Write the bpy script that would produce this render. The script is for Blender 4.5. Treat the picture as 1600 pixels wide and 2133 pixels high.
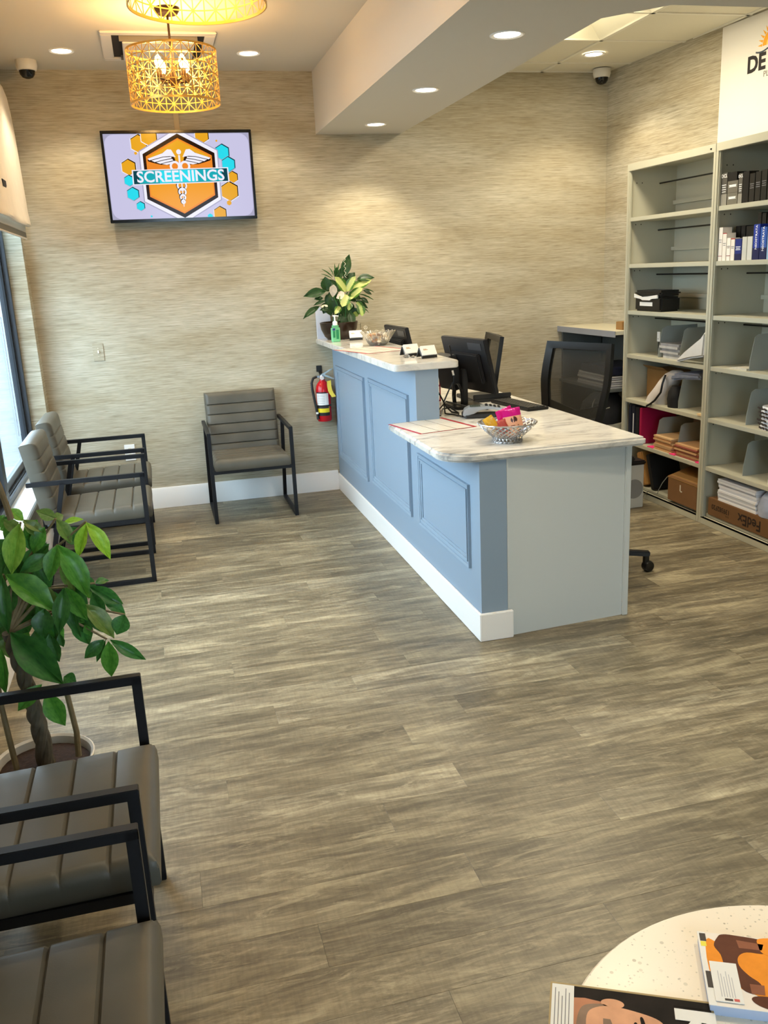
import bpy, bmesh, math, random
from mathutils import Matrix, Vector, Euler
for _o in list(bpy.data.objects): bpy.data.objects.remove(_o)
S = bpy.context.scene
COL = S.collection
PI = math.pi
rnd = random.Random(7)

# ------------------------------------------------------------------ camera
cd = bpy.data.cameras.new('camera'); cam = bpy.data.objects.new('camera', cd); COL.objects.link(cam)
cd.sensor_fit = 'HORIZONTAL'; cd.sensor_width = 36.0; cd.lens = 1834.87 / 1600 * 36.0
cd.clip_start = 0.05; cd.clip_end = 200
_r = (0.96671411, -0.25161528, -0.04640679); _u = (0.11007222, 0.24525472, 0.96318961); _f = (0.23097174, 0.93623708, -0.26478705)
cam.matrix_world = Matrix(((_r[0], _u[0], -_f[0], 0), (_r[1], _u[1], -_f[1], 0), (_r[2], _u[2], -_f[2], 1.6), (0, 0, 0, 1)))
S.camera = cam

# ------------------------------------------------------------------ world, exposure
W = bpy.data.worlds.new('world'); S.world = W; W.use_nodes = True
_bg = W.node_tree.nodes['Background']
_bg.inputs[0].default_value = (0.69, 0.86, 1.0, 1); _bg.inputs[1].default_value = 10.0
S.view_settings.view_transform = 'Standard'; S.view_settings.look = 'None'
S.view_settings.gamma = 1.0; S.view_settings.use_curve_mapping = False
S.view_settings.exposure = 0.0
DOWN_W, PEND_W, TROF_W = 40.0, 2.4, 34.0

# ------------------------------------------------------------------ materials
def lin(c):
    if isinstance(c, str):
        c = [int(c[i:i + 2], 16) / 255 for i in (0, 2, 4)]
    return tuple(((v / 12.92) if v <= 0.04045 else ((v + 0.055) / 1.055) ** 2.4) for v in c[:3]) + (1,)
MATS = {}
def mat(name, col='808080', rough=0.5, metal=0.0, emit=None, es=0.0, trans=0.0, ior=1.45, alpha=1.0, coat=0.0, var=0.0, vscale=20.0, bump=0.0, bscale=200.0, spec=0.5):
    if name in MATS: return MATS[name]
    m = bpy.data.materials.new(name); m.use_nodes = True
    nt = m.node_tree; b = nt.nodes['Principled BSDF']
    b.inputs['Base Color'].default_value = lin(col); b.inputs['Roughness'].default_value = rough; b.inputs['Metallic'].default_value = metal
    b.inputs['IOR'].default_value = ior; b.inputs['Transmission Weight'].default_value = trans; b.inputs['Alpha'].default_value = alpha
    b.inputs['Coat Weight'].default_value = coat; b.inputs['Specular IOR Level'].default_value = spec
    if emit: b.inputs['Emission Color'].default_value = lin(emit); b.inputs['Emission Strength'].default_value = es
    if var or bump:
        tc = nt.nodes.new('ShaderNodeTexCoord')
    if var:
        n = nt.nodes.new('ShaderNodeTexNoise'); n.inputs['Scale'].default_value = vscale; n.inputs['Detail'].default_value = 4
        nt.links.new(tc.outputs['Object'], n.inputs['Vector'])
        r = nt.nodes.new('ShaderNodeValToRGB'); c = lin(col)
        r.color_ramp.elements[0].position = .3; r.color_ramp.elements[1].position = .7
        r.color_ramp.elements[0].color = tuple(v * (1 - var) for v in c[:3]) + (1,); r.color_ramp.elements[1].color = tuple(min(1, v * (1 + var)) for v in c[:3]) + (1,)
        nt.links.new(n.outputs['Fac'], r.inputs[0]); nt.links.new(r.outputs[0], b.inputs['Base Color'])
    if bump:
        n2 = nt.nodes.new('ShaderNodeTexNoise'); n2.inputs['Scale'].default_value = bscale; n2.inputs['Detail'].default_value = 3
        nt.links.new(tc.outputs['Object'], n2.inputs['Vector'])
        bp = nt.nodes.new('ShaderNodeBump'); bp.inputs['Strength'].default_value = bump; bp.inputs['Distance'].default_value = 0.002
        nt.links.new(n2.outputs['Fac'], bp.inputs['Height']); nt.links.new(bp.outputs[0], b.inputs['Normal'])
    MATS[name] = m; return m
class NG:
    """small node-graph helper"""
    def __init__(s, name, rough=0.5):
        s.m = bpy.data.materials.new(name); s.m.use_nodes = True; s.nt = s.m.node_tree; s.b = s.nt.nodes['Principled BSDF']; s.b.inputs['Roughness'].default_value = rough; MATS[name] = s.m
    def n(s, t, **kw):
        nd = s.nt.nodes.new(t)
        for k, v in kw.items():
            if k in nd.inputs.keys(): nd.inputs[k].default_value = v
            else: setattr(nd, k, v)
        return nd
    def l(s, a, b): s.nt.links.new(a, b)
    def ramp(s, src, stops):
        r = s.nt.nodes.new('ShaderNodeValToRGB'); e = r.color_ramp.elements
        while len(e) < len(stops): e.new(.5)
        for i, (p, c) in enumerate(stops): e[i].position = p; e[i].color = lin(c)
        s.l(src, r.inputs[0]); return r.outputs[0]
    def mapped(s, scale, src='Object', loc=None):
        tc = s.n('ShaderNodeTexCoord'); mp = s.n('ShaderNodeMapping'); mp.inputs['Scale'].default_value = scale
        s.l(tc.outputs[src], mp.inputs['Vector'])
        return mp
    def noise(s, vec, scale, detail=4, rough=.5, dist=0):
        n = s.n('ShaderNodeTexNoise'); n.inputs['Scale'].default_value = scale; n.inputs['Detail'].default_value = detail; n.inputs['Roughness'].default_value = rough; n.inputs['Distortion'].default_value = dist
        s.l(vec, n.inputs['Vector']); return n.outputs['Fac']
    def mix(s, fac, a, b, mode='MIX'):
        m = s.nt.nodes.new('ShaderNodeMix'); m.data_type = 'RGBA'; m.blend_type = mode
        if hasattr(fac, 'node'): s.l(fac, m.inputs[0])
        else: m.inputs[0].default_value = fac
        for i, v in ((6, a), (7, b)):
            if hasattr(v, 'node'): s.l(v, m.inputs[i])
            else: m.inputs[i].default_value = lin(v)
        return m.outputs[2]
    def bump(s, h, st=.3, d=.002):
        b = s.nt.nodes.new('ShaderNodeBump'); b.inputs['Strength'].default_value = st; b.inputs['Distance'].default_value = d
        s.l(h, b.inputs['Height']); s.l(b.outputs[0], s.b.inputs['Normal'])
    def col(s, c): s.l(c, s.b.inputs['Base Color'])
# woven grasscloth wallpaper: long horizontal fibres
g = NG('grasscloth', .75)
v1 = g.mapped((4.5, 4.5, 130)).outputs[0]; v2 = g.mapped((11, 11, 270)).outputs[0]; v3 = g.mapped((1.5, 1.5, 6)).outputs[0]
a = g.noise(v1, 1.0, 3, .6); b_ = g.noise(v2, 1.0, 2, .6); c_ = g.noise(v3, 1.0, 3)
c1 = g.ramp(a, [(.24, '6E6653'), (.40, 'A59D87'), (.58, 'BFB8A3'), (.78, 'DED8C8')])
c2 = g.ramp(b_, [(.26, '776E5A'), (.44, 'B0A892'), (.72, 'D6CFBD')])
cm = g.mix(.45, c1, c2); c3 = g.ramp(c_, [(.3, 'E6DFD2'), (.7, 'FFFFFF')])
g.col(g.mix(1.0, cm, c3, 'MULTIPLY')); g.bump(a, .35, .0015)
# vinyl plank
g = NG('vinyl_plank', .42)
oi = g.n('ShaderNodeObjectInfo'); tc = g.n('ShaderNodeTexCoord')
sc = g.n('ShaderNodeVectorMath', operation='SCALE'); sc.inputs[0].default_value = (37, 91, 53); g.l(oi.outputs['Random'], sc.inputs['Scale'])
ad = g.n('ShaderNodeVectorMath', operation='ADD'); g.l(tc.outputs['Object'], ad.inputs[0]); g.l(sc.outputs[0], ad.inputs[1])
def mp(sx, sy):
    m_ = g.n('ShaderNodeMapping'); m_.inputs['Scale'].default_value = (sx, sy, 1); g.l(ad.outputs[0], m_.inputs['Vector']); return m_.outputs[0]
n1 = g.noise(mp(2.0, 11), 1, 6, .62, .7); n2 = g.noise(mp(7, 95), 1, 4, .65, .3); n3 = g.noise(mp(110, 16), 1, 2, .6); n4 = g.noise(mp(3.6, 26), 1, 6, .75, .8)
cA = g.ramp(n1, [(.32, '453F32'), (.44, '675F4D'), (.54, '8B816A'), (.66, 'C2B798')])
cB = g.ramp(n2, [(.32, '544D3E'), (.52, '877D68'), (.70, 'C0B699')])
cC = g.ramp(n3, [(.35, '9B9284'), (.6, 'FFFFFF')])
cD = g.ramp(n4, [(.36, '4F4839'), (.5, '867C67'), (.64, 'D2C8AA')])
n5 = g.noise(mp(3.4, 17), 1, 7, .78, 1.3); n6 = g.noise(mp(2.4, 13), 1, 5, .65, .9)
cx = g.mix(.24, cA, cB); cx = g.mix(.34, cx, cD); cx = g.mix(.20, cx, g.mix(1.0, cx, cC, 'MULTIPLY'))
cx = g.mix(g.ramp(n5, [(.54, '000000'), (.66, 'B8B8B8')]), cx, 'CDC2A4'); cx = g.mix(g.ramp(n6, [(.32, '9C9C9C'), (.43, '000000')]), cx, '423B2E')
rv = g.ramp(oi.outputs['Random'], [(0, 'CFCCC6'), (.5, 'E8E5DF'), (1, 'FFFFFF')])
g.col(g.mix(1.0, cx, rv, 'MULTIPLY')); g.bump(n2, .12, .001)
# marble
g = NG('marble', .12)
vm = g.mapped((1.2, 4.0, 2.0)); vm.inputs['Rotation'].default_value = (0, 0, .5); vm = vm.outputs[0]
k = g.noise(vm, 2.2, 7, .62, 1.6); k2 = g.noise(vm, 7, 6, .65, 1.2)
cm = g.ramp(k, [(.32, '949492'), (.41, 'BFBDB7'), (.48, 'D2CFC8'), (.66, 'DCD9D2')])
ck = g.ramp(k2, [(.3, 'C4C2BD'), (.48, 'FFFFFF')])
g.col(g.mix(.55, cm, g.mix(1.0, cm, ck, 'MULTIPLY')))
# terrazzo quartz table top
g = NG('terrazzo', .25)
tc = g.n('ShaderNodeTexCoord')
def chips(scale, thr, lo, hi, base):
    vo = g.n('ShaderNodeTexVoronoi'); vo.inputs['Scale'].default_value = scale; g.l(tc.outputs['Object'], vo.inputs['Vector'])
    rr = g.ramp(vo.outputs['Distance'], [(thr, 'FFFFFF'), (thr + .03, '000000')]); sep = g.n('ShaderNodeSeparateColor'); g.l(vo.outputs['Color'], sep.inputs[0])
    sel = g.ramp(sep.outputs[0], [(.45, '000000'), (.5, 'FFFFFF')]); cc = g.ramp(sep.outputs[1], [(0, lo), (1, hi)])
    f_ = g.mix(1.0, rr, sel, 'MULTIPLY'); return g.mix(f_, base, cc)
c = chips(62, .20, 'B7AE9A', 'E2D8C3', 'F3E7D3'); c = chips(120, .20, 'C2B9A6', 'E6DCC8', c); g.col(c)
# leather
g = NG('taupe_leather', .42)
vv = g.mapped((1, 1, 1)).outputs[0]; g.b.inputs['Specular IOR Level'].default_value = .3; k = g.noise(vv, 6, 3); g.col(g.ramp(k, [(.3, '4F4B41'), (.7, '5B564B')])); g.bump(g.noise(vv, 420, 2), .12, .001)
# leaves
def leafmat(name, lo, hi, edge=None):
    g = NG(name, .38); tc = g.n('ShaderNodeTexCoord'); k = g.noise(tc.outputs['Object'], 9, 3); c = g.ramp(k, [(.3, lo), (.7, hi)])
    if edge:
        sp = g.n('ShaderNodeSeparateXYZ'); g.l(tc.outputs['Object'], sp.inputs[0]); ab = g.n('ShaderNodeMath', operation='ABSOLUTE'); g.l(sp.outputs[1], ab.inputs[0])
        nz = g.noise(tc.outputs['Object'], 14, 4, .7); mm = g.n('ShaderNodeMath', operation='MULTIPLY_ADD'); g.l(nz, mm.inputs[0]); mm.inputs[1].default_value = .35; g.l(ab.outputs[0], mm.inputs[2])
        f_ = g.ramp(mm.outputs[0], [(edge[1], 'FFFFFF'), (edge[1] + .06, '000000')]); c = g.mix(f_, c, edge[0])
    else:
        sp = g.n('ShaderNodeSeparateXYZ'); g.l(tc.outputs['Object'], sp.inputs[0]); ab = g.n('ShaderNodeMath', operation='ABSOLUTE'); g.l(sp.outputs[1], ab.inputs[0])
        f_ = g.ramp(ab.outputs[0], [(.012, 'FFFFFF'), (.03, '000000')]); c = g.mix(g.mix(.5, '000000', f_), c, hi)
    g.col(c)
    for nm in ('Subsurface Weight',): g.b.inputs[nm].default_value = 0.0
    tr = g.n('ShaderNodeBsdfTranslucent'); g.l(c, tr.inputs[0]); ms = g.n('ShaderNodeMixShader'); ms.inputs[0].default_value = .28
    out = [n for n in g.nt.nodes if n.type == 'OUTPUT_MATERIAL'][0]
    g.l(g.b.outputs[0], ms.inputs[1]); g.l(tr.outputs[0], ms.inputs[2]); g.l(ms.outputs[0], out.inputs[0])
leafmat('leaf_mid', '3E7A2C', '5C9A3B'); leafmat('leaf_dark', '2C5E2B', '427B38'); leafmat('leaf_lime', '6FA23A', '93BE4E'); leafmat('leaf_bright', '7FB02C', 'A6CF45'); leafmat('leaf_olive', '5B7A35', '78904A')
leafmat('leaf_deep', '1D3B1E', '2F5528'); leafmat('leaf_variegated', '3C6A22', '56852D', ('D3DC8A', .40)); leafmat('leaf_halfpale', '335C22', '4A7A2C', ('B8CC72', .33))
# linen shade, brown kraft etc. as noisy solids
WHITE = mat('white_paint', 'EFEBE3', .5); CEIL = mat('ceiling_paint', 'D2CBBC', .8, bump=.1, bscale=90)
TILE = mat('ceiling_tile', 'DDD8C6', .9, bump=.5, bscale=320, var=.03, vscale=300); GRID = mat('grid_white', 'E4E0D2', .5)
BLUE = mat('blue_grey_paint', '8799AA', .45); ENDP = mat('pale_grey_laminate', 'C4C9C7', .4)
BLKM = mat('black_metal', '15161A', .45, .3); BLKP = mat('black_plastic', '141414', .4); DGREY = mat('dark_grey_plastic', '2A2A2A', .45)
BRASS = mat('brass', 'E2B35A', .35, .75); BRONZE = mat('bronze', '3A2A1C', .4, .6)
STEEL = mat('beige_steel', 'B9B6A2', .42); CHROME = mat('chrome', 'D8D8DA', .15, 1.0); SILVER = mat('silver_weave', 'B8B8BA', .3, .9)
KRAFT = mat('kraft_cardboard', '96703F', .8, var=.06, vscale=8); KRAFTD = mat('brown_cardboard', '7A5633', .8, var=.06, vscale=8); PAPER = mat('white_paper', 'E9E7E2', .7)
MESHF = None

# ------------------------------------------------------------------ mesh helpers
class MB:
    def __init__(s): s.v = []; s.f = []; s.m = []; s.cm = 0
    def face(s, ids): s.f.append(tuple(ids)); s.m.append(s.cm)
    def quad(s, *p):
        i = len(s.v); s.v += [tuple(q) for q in p]; s.face(range(i, i + len(p))); return s
    def box(s, x0, x1, y0, y1, z0, z1):
        i = len(s.v); s.v += [(x, y, z) for z in (z0, z1) for y in (y0, y1) for x in (x0, x1)]
        for q in ((0, 2, 3, 1), (4, 5, 7, 6), (0, 1, 5, 4), (2, 6, 7, 3), (0, 4, 6, 2), (1, 3, 7, 5)): s.face([i + k for k in q])
        return s
    def bar(s, p, q, w, h, up=(0, 0, 1)):
        p = Vector(p); q = Vector(q); d = (q - p).normalized(); u = Vector(up)
        r = d.cross(u)
        if r.length < 1e-4: r = d.cross(Vector((1, 0, 0)))
        r.normalize(); u = r.cross(d); i = len(s.v)
        for c in (p, q):
            for a, b in ((-1, -1), (1, -1), (1, 1), (-1, 1)): s.v.append(tuple(c + r * (a * w / 2) + u * (b * h / 2)))
        for f in ((0, 1, 2, 3), (7, 6, 5, 4), (0, 4, 5, 1), (1, 5, 6, 2), (2, 6, 7, 3), (3, 7, 4, 0)): s.face([i + k for k in f])
        return s
    def tube(s, pts, r, seg=8, caps=True):
        pts = [Vector(p) for p in pts]; n = len(pts); rs = r if isinstance(r, (list, tuple)) else [r] * n; base = len(s.v); prev = None
        for i, p in enumerate(pts):
            d = (pts[min(i + 1, n - 1)] - pts[max(i - 1, 0)]).normalized()
            if prev is None: a = d.orthogonal().normalized()
            else: a = prev - d * prev.dot(d); a = a.normalized() if a.length > 1e-6 else d.orthogonal().normalized()
            prev = a; b = d.cross(a)
            for k in range(seg): t = 2 * PI * k / seg; s.v.append(tuple(p + (a * math.cos(t) + b * math.sin(t)) * rs[i]))
        for i in range(n - 1):
            for k in range(seg): k2 = (k + 1) % seg; s.face((base + i * seg + k, base + i * seg + k2, base + (i + 1) * seg + k2, base + (i + 1) * seg + k))
        if caps: s.face(range(base + seg - 1, base - 1, -1)); s.face(range(base + (n - 1) * seg, base + n * seg))
        return s
    def lathe(s, prof, c=(0, 0, 0), seg=24, caps=False):
        base = len(s.v); n = len(prof)
        for r, z in prof:
            for k in range(seg): t = 2 * PI * k / seg; s.v.append((c[0] + r * math.cos(t), c[1] + r * math.sin(t), c[2] + z))
        for i in range(n - 1):
            for k in range(seg): k2 = (k + 1) % seg; s.face((base + i * seg + k, base + i * seg + k2, base + (i + 1) * seg + k2, base + (i + 1) * seg + k))
        if caps: s.face(range(base + seg - 1, base - 1, -1)); s.face(range(base + (n - 1) * seg, base + n * seg))
        return s
    def prism(s, poly, c0, c1, ax='z'):
        f = {'z': lambda a, b, c: (a, b, c), 'x': lambda a, b, c: (c, a, b), 'y': lambda a, b, c: (a, c, b)}[ax]
        i = len(s.v); n = len(poly); s.v += [f(a, b, c0) for a, b in poly] + [f(a, b, c1) for a, b in poly]
        s.face(range(i + n - 1, i - 1, -1)); s.face(range(i + n, i + 2 * n))
        for k in range(n): k2 = (k + 1) % n; s.face((i + k, i + k2, i + n + k2, i + n + k))
        return s
    def grid(s, fn, nu, nv, closeu=False):
        i = len(s.v)
        for a in range(nu):
            for b in range(nv): s.v.append(tuple(fn(a, b)))
        for a in range(nu if closeu else nu - 1):
            a2 = (a + 1) % nu
            for b in range(nv - 1): s.face((i + a * nv + b, i + a2 * nv + b, i + a2 * nv + b + 1, i + a * nv + b + 1))
        return s
    def xf(s, M, start=0):
        for k in range(start, len(s.v)): s.v[k] = tuple(M @ Vector(s.v[k]))
        return s
    def mesh(s, name, mats, off=(0, 0, 0), bevel=0, seg=2, smooth=True, fixn=True):
        me = bpy.data.meshes.new(name)
        me.from_pydata([(a - off[0], b - off[1], c - off[2]) for a, b, c in s.v], [], s.f)
        for m in (mats if isinstance(mats, (list, tuple)) else [mats]): me.materials.append(m)
        for p, mi in zip(me.polygons, s.m): p.material_index = mi
        if bevel or fixn:
            bm = bmesh.new(); bm.from_mesh(me)
            if fixn: bmesh.ops.recalc_face_normals(bm, faces=bm.faces)
            if bevel:
                es = [e for e in bm.edges if len(e.link_faces) == 2 and e.calc_face_angle(0) > .5]
                bmesh.ops.bevel(bm, geom=es, offset=bevel, segments=seg, affect='EDGES', clamp_overlap=True)
            bm.to_mesh(me); bm.free()
        if smooth:
            for p in me.polygons: p.use_smooth = True
            me.set_sharp_from_angle(angle=math.radians(35))
        return me
def rootloc(o):
    while o.parent: o = o.parent
    return o.location
def tag(o, label, cat, group=None, kind=None):
    if label: o['label'] = label
    if cat: o['category'] = cat
    if group: o['group'] = group
    if kind: o['kind'] = kind
    return o
def thing(name, label, cat, loc=(0, 0, 0), rz=0, group=None):
    o = bpy.data.objects.new(name, None); COL.objects.link(o); o.location = loc; o.rotation_euler = (0, 0, rz); o.empty_display_size = .1
    return tag(o, label, cat, group)
def part(name, mb, m, parent, bevel=0, world=True, label=None, **k):
    off = rootloc(parent) if world else (0, 0, 0)
    o = bpy.data.objects.new(name, mb.mesh(name, m, off, bevel, **k)); COL.objects.link(o); o.parent = parent
    if label: o['label'] = label
    return o
def single(name, mb, m, loc, label, cat, group=None, bevel=0, rz=0, world=True, **k):
    o = bpy.data.objects.new(name, mb.mesh(name, m, loc if world else (0, 0, 0), bevel, **k)); COL.objects.link(o); o.location = loc; o.rotation_euler = (0, 0, rz)
    return tag(o, label, cat, group)
def struct(name, mb, m, parent=None, bevel=0, **k):
    o = bpy.data.objects.new(name, mb.mesh(name, m, (0, 0, 0), bevel, **k)); COL.objects.link(o)
    if parent: o.parent = parent
    else: o['kind'] = 'structure'
    return o
def copy_tree(o, parent=None):
    c = o.copy(); COL.objects.link(c); c.parent = parent
    for ch in list(o.children): copy_tree(ch, c)
    return c
def text(name, s, m, parent, M, size, bold=0.0, ext=0.0003, align='CENTER', world=True, sx=1.0):
    cu = bpy.data.curves.new(name, 'FONT'); cu.body = s; cu.size = size; cu.align_x = align; cu.align_y = 'CENTER'; cu.extrude = ext; cu.offset = bold; cu.resolution_u = 3
    t = bpy.data.objects.new(name, cu); COL.objects.link(t); bpy.context.view_layer.update()
    me = bpy.data.meshes.new_from_object(t.evaluated_get(bpy.context.evaluated_depsgraph_get())); bpy.data.objects.remove(t)
    off = Vector(rootloc(parent)) if world else Vector((0, 0, 0))
    me.transform(Matrix.Translation(-off) @ M @ Matrix.Diagonal((sx, 1, 1, 1))); me.materials.clear(); me.materials.append(m)
    o = bpy.data.objects.new(name, me); COL.objects.link(o); o.parent = parent; return o
def frame_axes(o, ex, ey):
    ex = Vector(ex).normalized(); ey = Vector(ey).normalized(); ez = ex.cross(ey)
    return Matrix(((ex[0], ey[0], ez[0], o[0]), (ex[1], ey[1], ez[1], o[1]), (ex[2], ey[2], ez[2], o[2]), (0, 0, 0, 1)))
def rrect(x0, x1, y0, y1, r, n=5):
    if not isinstance(r, (list, tuple)): r = (r,) * 4
    out = []
    for cx, cy, a0, rr in ((x0 + r[0], y0 + r[0], PI, r[0]), (x1 - r[1], y0 + r[1], 1.5 * PI, r[1]), (x1 - r[2], y1 - r[2], 0, r[2]), (x0 + r[3], y1 - r[3], .5 * PI, r[3])):
        for k in range(n + 1): a = a0 + k / n * PI / 2; out.append((cx + rr * math.cos(a), cy + rr * math.sin(a)))
    return out
def lamp(name, kind, loc, power, color, parent, radius=.03, rot=(0, 0, 0), **kw):
    d = bpy.data.lights.new(name, kind); d.energy = power; d.color = color
    if kind != 'AREA': d.shadow_soft_size = radius
    for k, v in kw.items(): setattr(d, k, v)
    o = bpy.data.objects.new(name, d); COL.objects.link(o); o.parent = parent; o.location = Vector(loc) - Vector(rootloc(parent)); o.rotation_euler = rot
    return o

# ------------------------------------------------------------------ the room
YB, ZC, ZB = 6.45, 2.92, 2.522
GC = MATS['grasscloth']
struct('wall_back', MB().box(-.935, 3.75, YB, YB + .15, -.02, 3.1), GC)
def wr(y): return 3.448 - .072 * (y - 6.45)          # right wall runs slightly out of square
struct('wall_right', MB().prism([(wr(-1.7), -1.7), (wr(-1.7) + .15, -1.7), (wr(6.6) + .15, 6.45), (wr(6.45), 6.45)], -.02, 3.1), GC)
# left wall: low wall below the sill, pier at the corner, header above the windows
wl = MB().box(-.935, -.754, 6.30, YB, -.02, 3.1).box(-.95, -.754, -1.7, 6.30, -.02, .40).box(-.95, -.754, -1.7, 6.30, 2.75, 3.1).box(-.95, -.754, -1.7, 3.05, .4, 2.75)
struct('wall_left', wl, GC)
wf = MB().box(-1.1, .1, -1.85, -1.7, -.02, 3.1).box(1.5, 4.2, -1.85, -1.7, -.02, 3.1).box(.1, 1.5, -1.85, -1.7, 2.4, 3.1)
struct('wall_front', wf, WHITE)
# ceiling: painted on the waiting side
ceil = MB().box(-1.1, 1.5, -1.85, 6.6, ZC, ZC + .12); struct('ceiling', ceil, CEIL)
# dropped soffit, L-shaped with a chamfered inner corner
sof = [(1.235, 6.45), (1.235, -1.7), (4.1, -1.7), (4.1, 3.342), (2.05, 3.342), (1.858, 3.54), (1.846, 6.45)]
struct('soffit_beam', MB().prism(sof, ZB, ZC + .1), mat('soffit_paint', 'CFCABF', .6))
# tiled ceiling behind the soffit: every tile its own piece in a grid
gridm = MB()
gx = [1.70, 2.31, 2.92, 3.53, 4.0]; gy = [6.45, 6.165, 5.557, 4.949, 4.341, 3.733, 3.34]
for x in gx[1:4]: gridm.box(x - .012, x + .012, 3.34, 6.45, ZC, ZC + .02)
for y in gy[1:6]: gridm.box(1.7, 4.0, y - .012, y + .012, ZC, ZC + .02)
gridm.box(1.7, 4.0, 6.428, 6.45, ZC, ZC + .02)
cg = struct('ceiling_grid', gridm, GRID)
for i in range(4):
    for j in range(6):
        if i == 1 and j in (2, 3): continue
        struct('ceiling_tile', MB().box(gx[i] + .008, gx[i + 1] - .008, gy[j + 1] + .008, gy[j] - .008, ZC + .006, ZC + .03), TILE, cg)
struct('ceiling_deck', MB().box(1.4, 4.1, 3.3, 6.6, ZC + .16, ZC + .2), CEIL)
# floor: planks one by one, laid along x
fl = struct('floor', MB().box(-.95, 4.2, -1.85, 6.6, -.06, -.004), mat('floor_base', '4A443A', .9))
PW = .152; y = 6.45; row = 0
VP = MATS['vinyl_plank']; pm = {}
offs = [0, .47, .86, .22, .63, 1.05, .33, .75, .12, .55, .95]
while y > -1.7:
    y0 = y - PW; x = -.86 - offs[row % 11] - .07 * (row % 3)
    xr = wr(y) + .02 if y > -1.5 else 3.6
    while x < xr:
        xa, xb = max(x, -.76), min(x + 1.22, xr)
        if xb - xa > .02:
            key = round(xb - xa, 4)
            if key not in pm:
                h = key / 2 - .0001; w = PW / 2 - .0001
                pm[key] = MB().box(-h, h, -w, w, -.004, 0).mesh('plank', VP, bevel=.0004, seg=1, smooth=False)
            o = bpy.data.objects.new('plank', pm[key]); COL.objects.link(o); o.location = ((xa + xb) / 2, y - PW / 2, 0); o.parent = fl
        x += 1.22
    y = y0; row += 1
# baseboards
BBW = mat('trim_white', 'ECEAE6', .4)
struct('baseboard_back', MB().prism([(YB, 0), (YB - .016, 0), (YB - .016, .138), (YB - .010, .15), (YB, .15)], -.754, 1.245, 'x'), BBW)
struct('baseboard_left', MB().prism([(-.754, 0), (-.740, 0), (-.740, .138), (-.746, .15), (-.754, .15)], -1.2, YB - .016, 'y'), BBW)
# window sill (white, rounded nose) and window bays
struct('trim_1', MB().prism([(-.86, .40), (-.748, .40), (-.742, .408), (-.742, .424), (-.748, .432), (-.86, .436)], 3.05, 6.30, 'y'), mat('sill_white', 'F2EEE6', .3))
FRM = mat('window_frame_grey', '3F4247', .4, .4); FRD = mat('window_frame_dark', '1B1E22', .45, .3)
GL = bpy.data.materials.new('window_glass'); GL.use_nodes = True; MATS['window_glass'] = GL
nt = GL.node_tree; nt.nodes.clear(); _o = nt.nodes.new('ShaderNodeOutputMaterial'); _t = nt.nodes.new('ShaderNodeBsdfTransparent'); _t.inputs[0].default_value = (.94, .97, .98, 1)
_g = nt.nodes.new('ShaderNodeBsdfGlossy'); _g.inputs['Roughness'].default_value = .02; _fr = nt.nodes.new('ShaderNodeFresnel'); _fr.inputs[0].default_value = 1.3; _mx = nt.nodes.new('ShaderNodeMixShader')
_ge = nt.nodes.new('ShaderNodeNewGeometry'); _sb = nt.nodes.new('ShaderNodeMath'); _sb.operation = 'SUBTRACT'; _sb.inputs[0].default_value = 1; _sb.use_clamp = True; nt.links.new(_ge.outputs['Backfacing'], _sb.inputs[1]); _ml = nt.nodes.new('ShaderNodeMath'); _ml.operation = 'MULTIPLY'; nt.links.new(_fr.outputs[0], _ml.inputs[0]); nt.links.new(_sb.outputs[0], _ml.inputs[1]); nt.links.new(_ml.outputs[0], _mx.inputs[0]); nt.links.new(_t.outputs[0], _mx.inputs[1]); nt.links.new(_g.outputs[0], _mx.inputs[2]); nt.links.new(_mx.outputs[0], _o.inputs[0])
bays = [(5.0, 6.30), (3.05, 5.0)]
for k, (ya, yb) in enumerate(bays, 1):
    w = struct('window_%d' % k, MB().box(-.93, -.858, ya, ya + .05, .436, 2.75).box(-.93, -.858, yb - .045, yb, .436, 2.75).box(-.93, -.858, ya, yb, 2.70, 2.75), FRM, bevel=.002)
    struct('bottom_rail', MB().box(-.94, -.862, ya + .05, yb - .045, .436, .475).box(-.93, -.895, ya + .05, yb - .045, .475, .53), FRM, w, bevel=.002)
    struct('glazing_bead', MB().box(-.90, -.886, ya + .05, ya + .085, .53, 2.7).box(-.90, -.886, yb - .085, yb - .045, .53, 2.7).box(-.90, -.876, ya + .085, yb - .085, .475, .482), FRD, w)
    struct('pane', MB().box(-.915, -.909, ya + .05, yb - .045, .53, 2.7), GL, w)
# street side: pavement and low planter wall seen through the glass
single('pavement', MB().box(-60, 40, -60, 60, -.25, -.12), mat('concrete_paving', '63666B', .9, var=.12, vscale=1.2), (-7, 3, -.25), None, None)['kind'] = 'structure'
# glazed entrance door behind the camera
dw = struct('door_1', MB().box(.1, .2, -1.79, -1.72, 0, 2.4).box(1.4, 1.5, -1.79, -1.72, 0, 2.4).box(.2, 1.4, -1.79, -1.72, 2.3, 2.4).box(.2, 1.4, -1.79, -1.72, 0, .12), FRM, bevel=.002)
struct('pane', MB().box(.2, 1.4, -1.76, -1.754, .12, 2.3), GL, dw)
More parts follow.
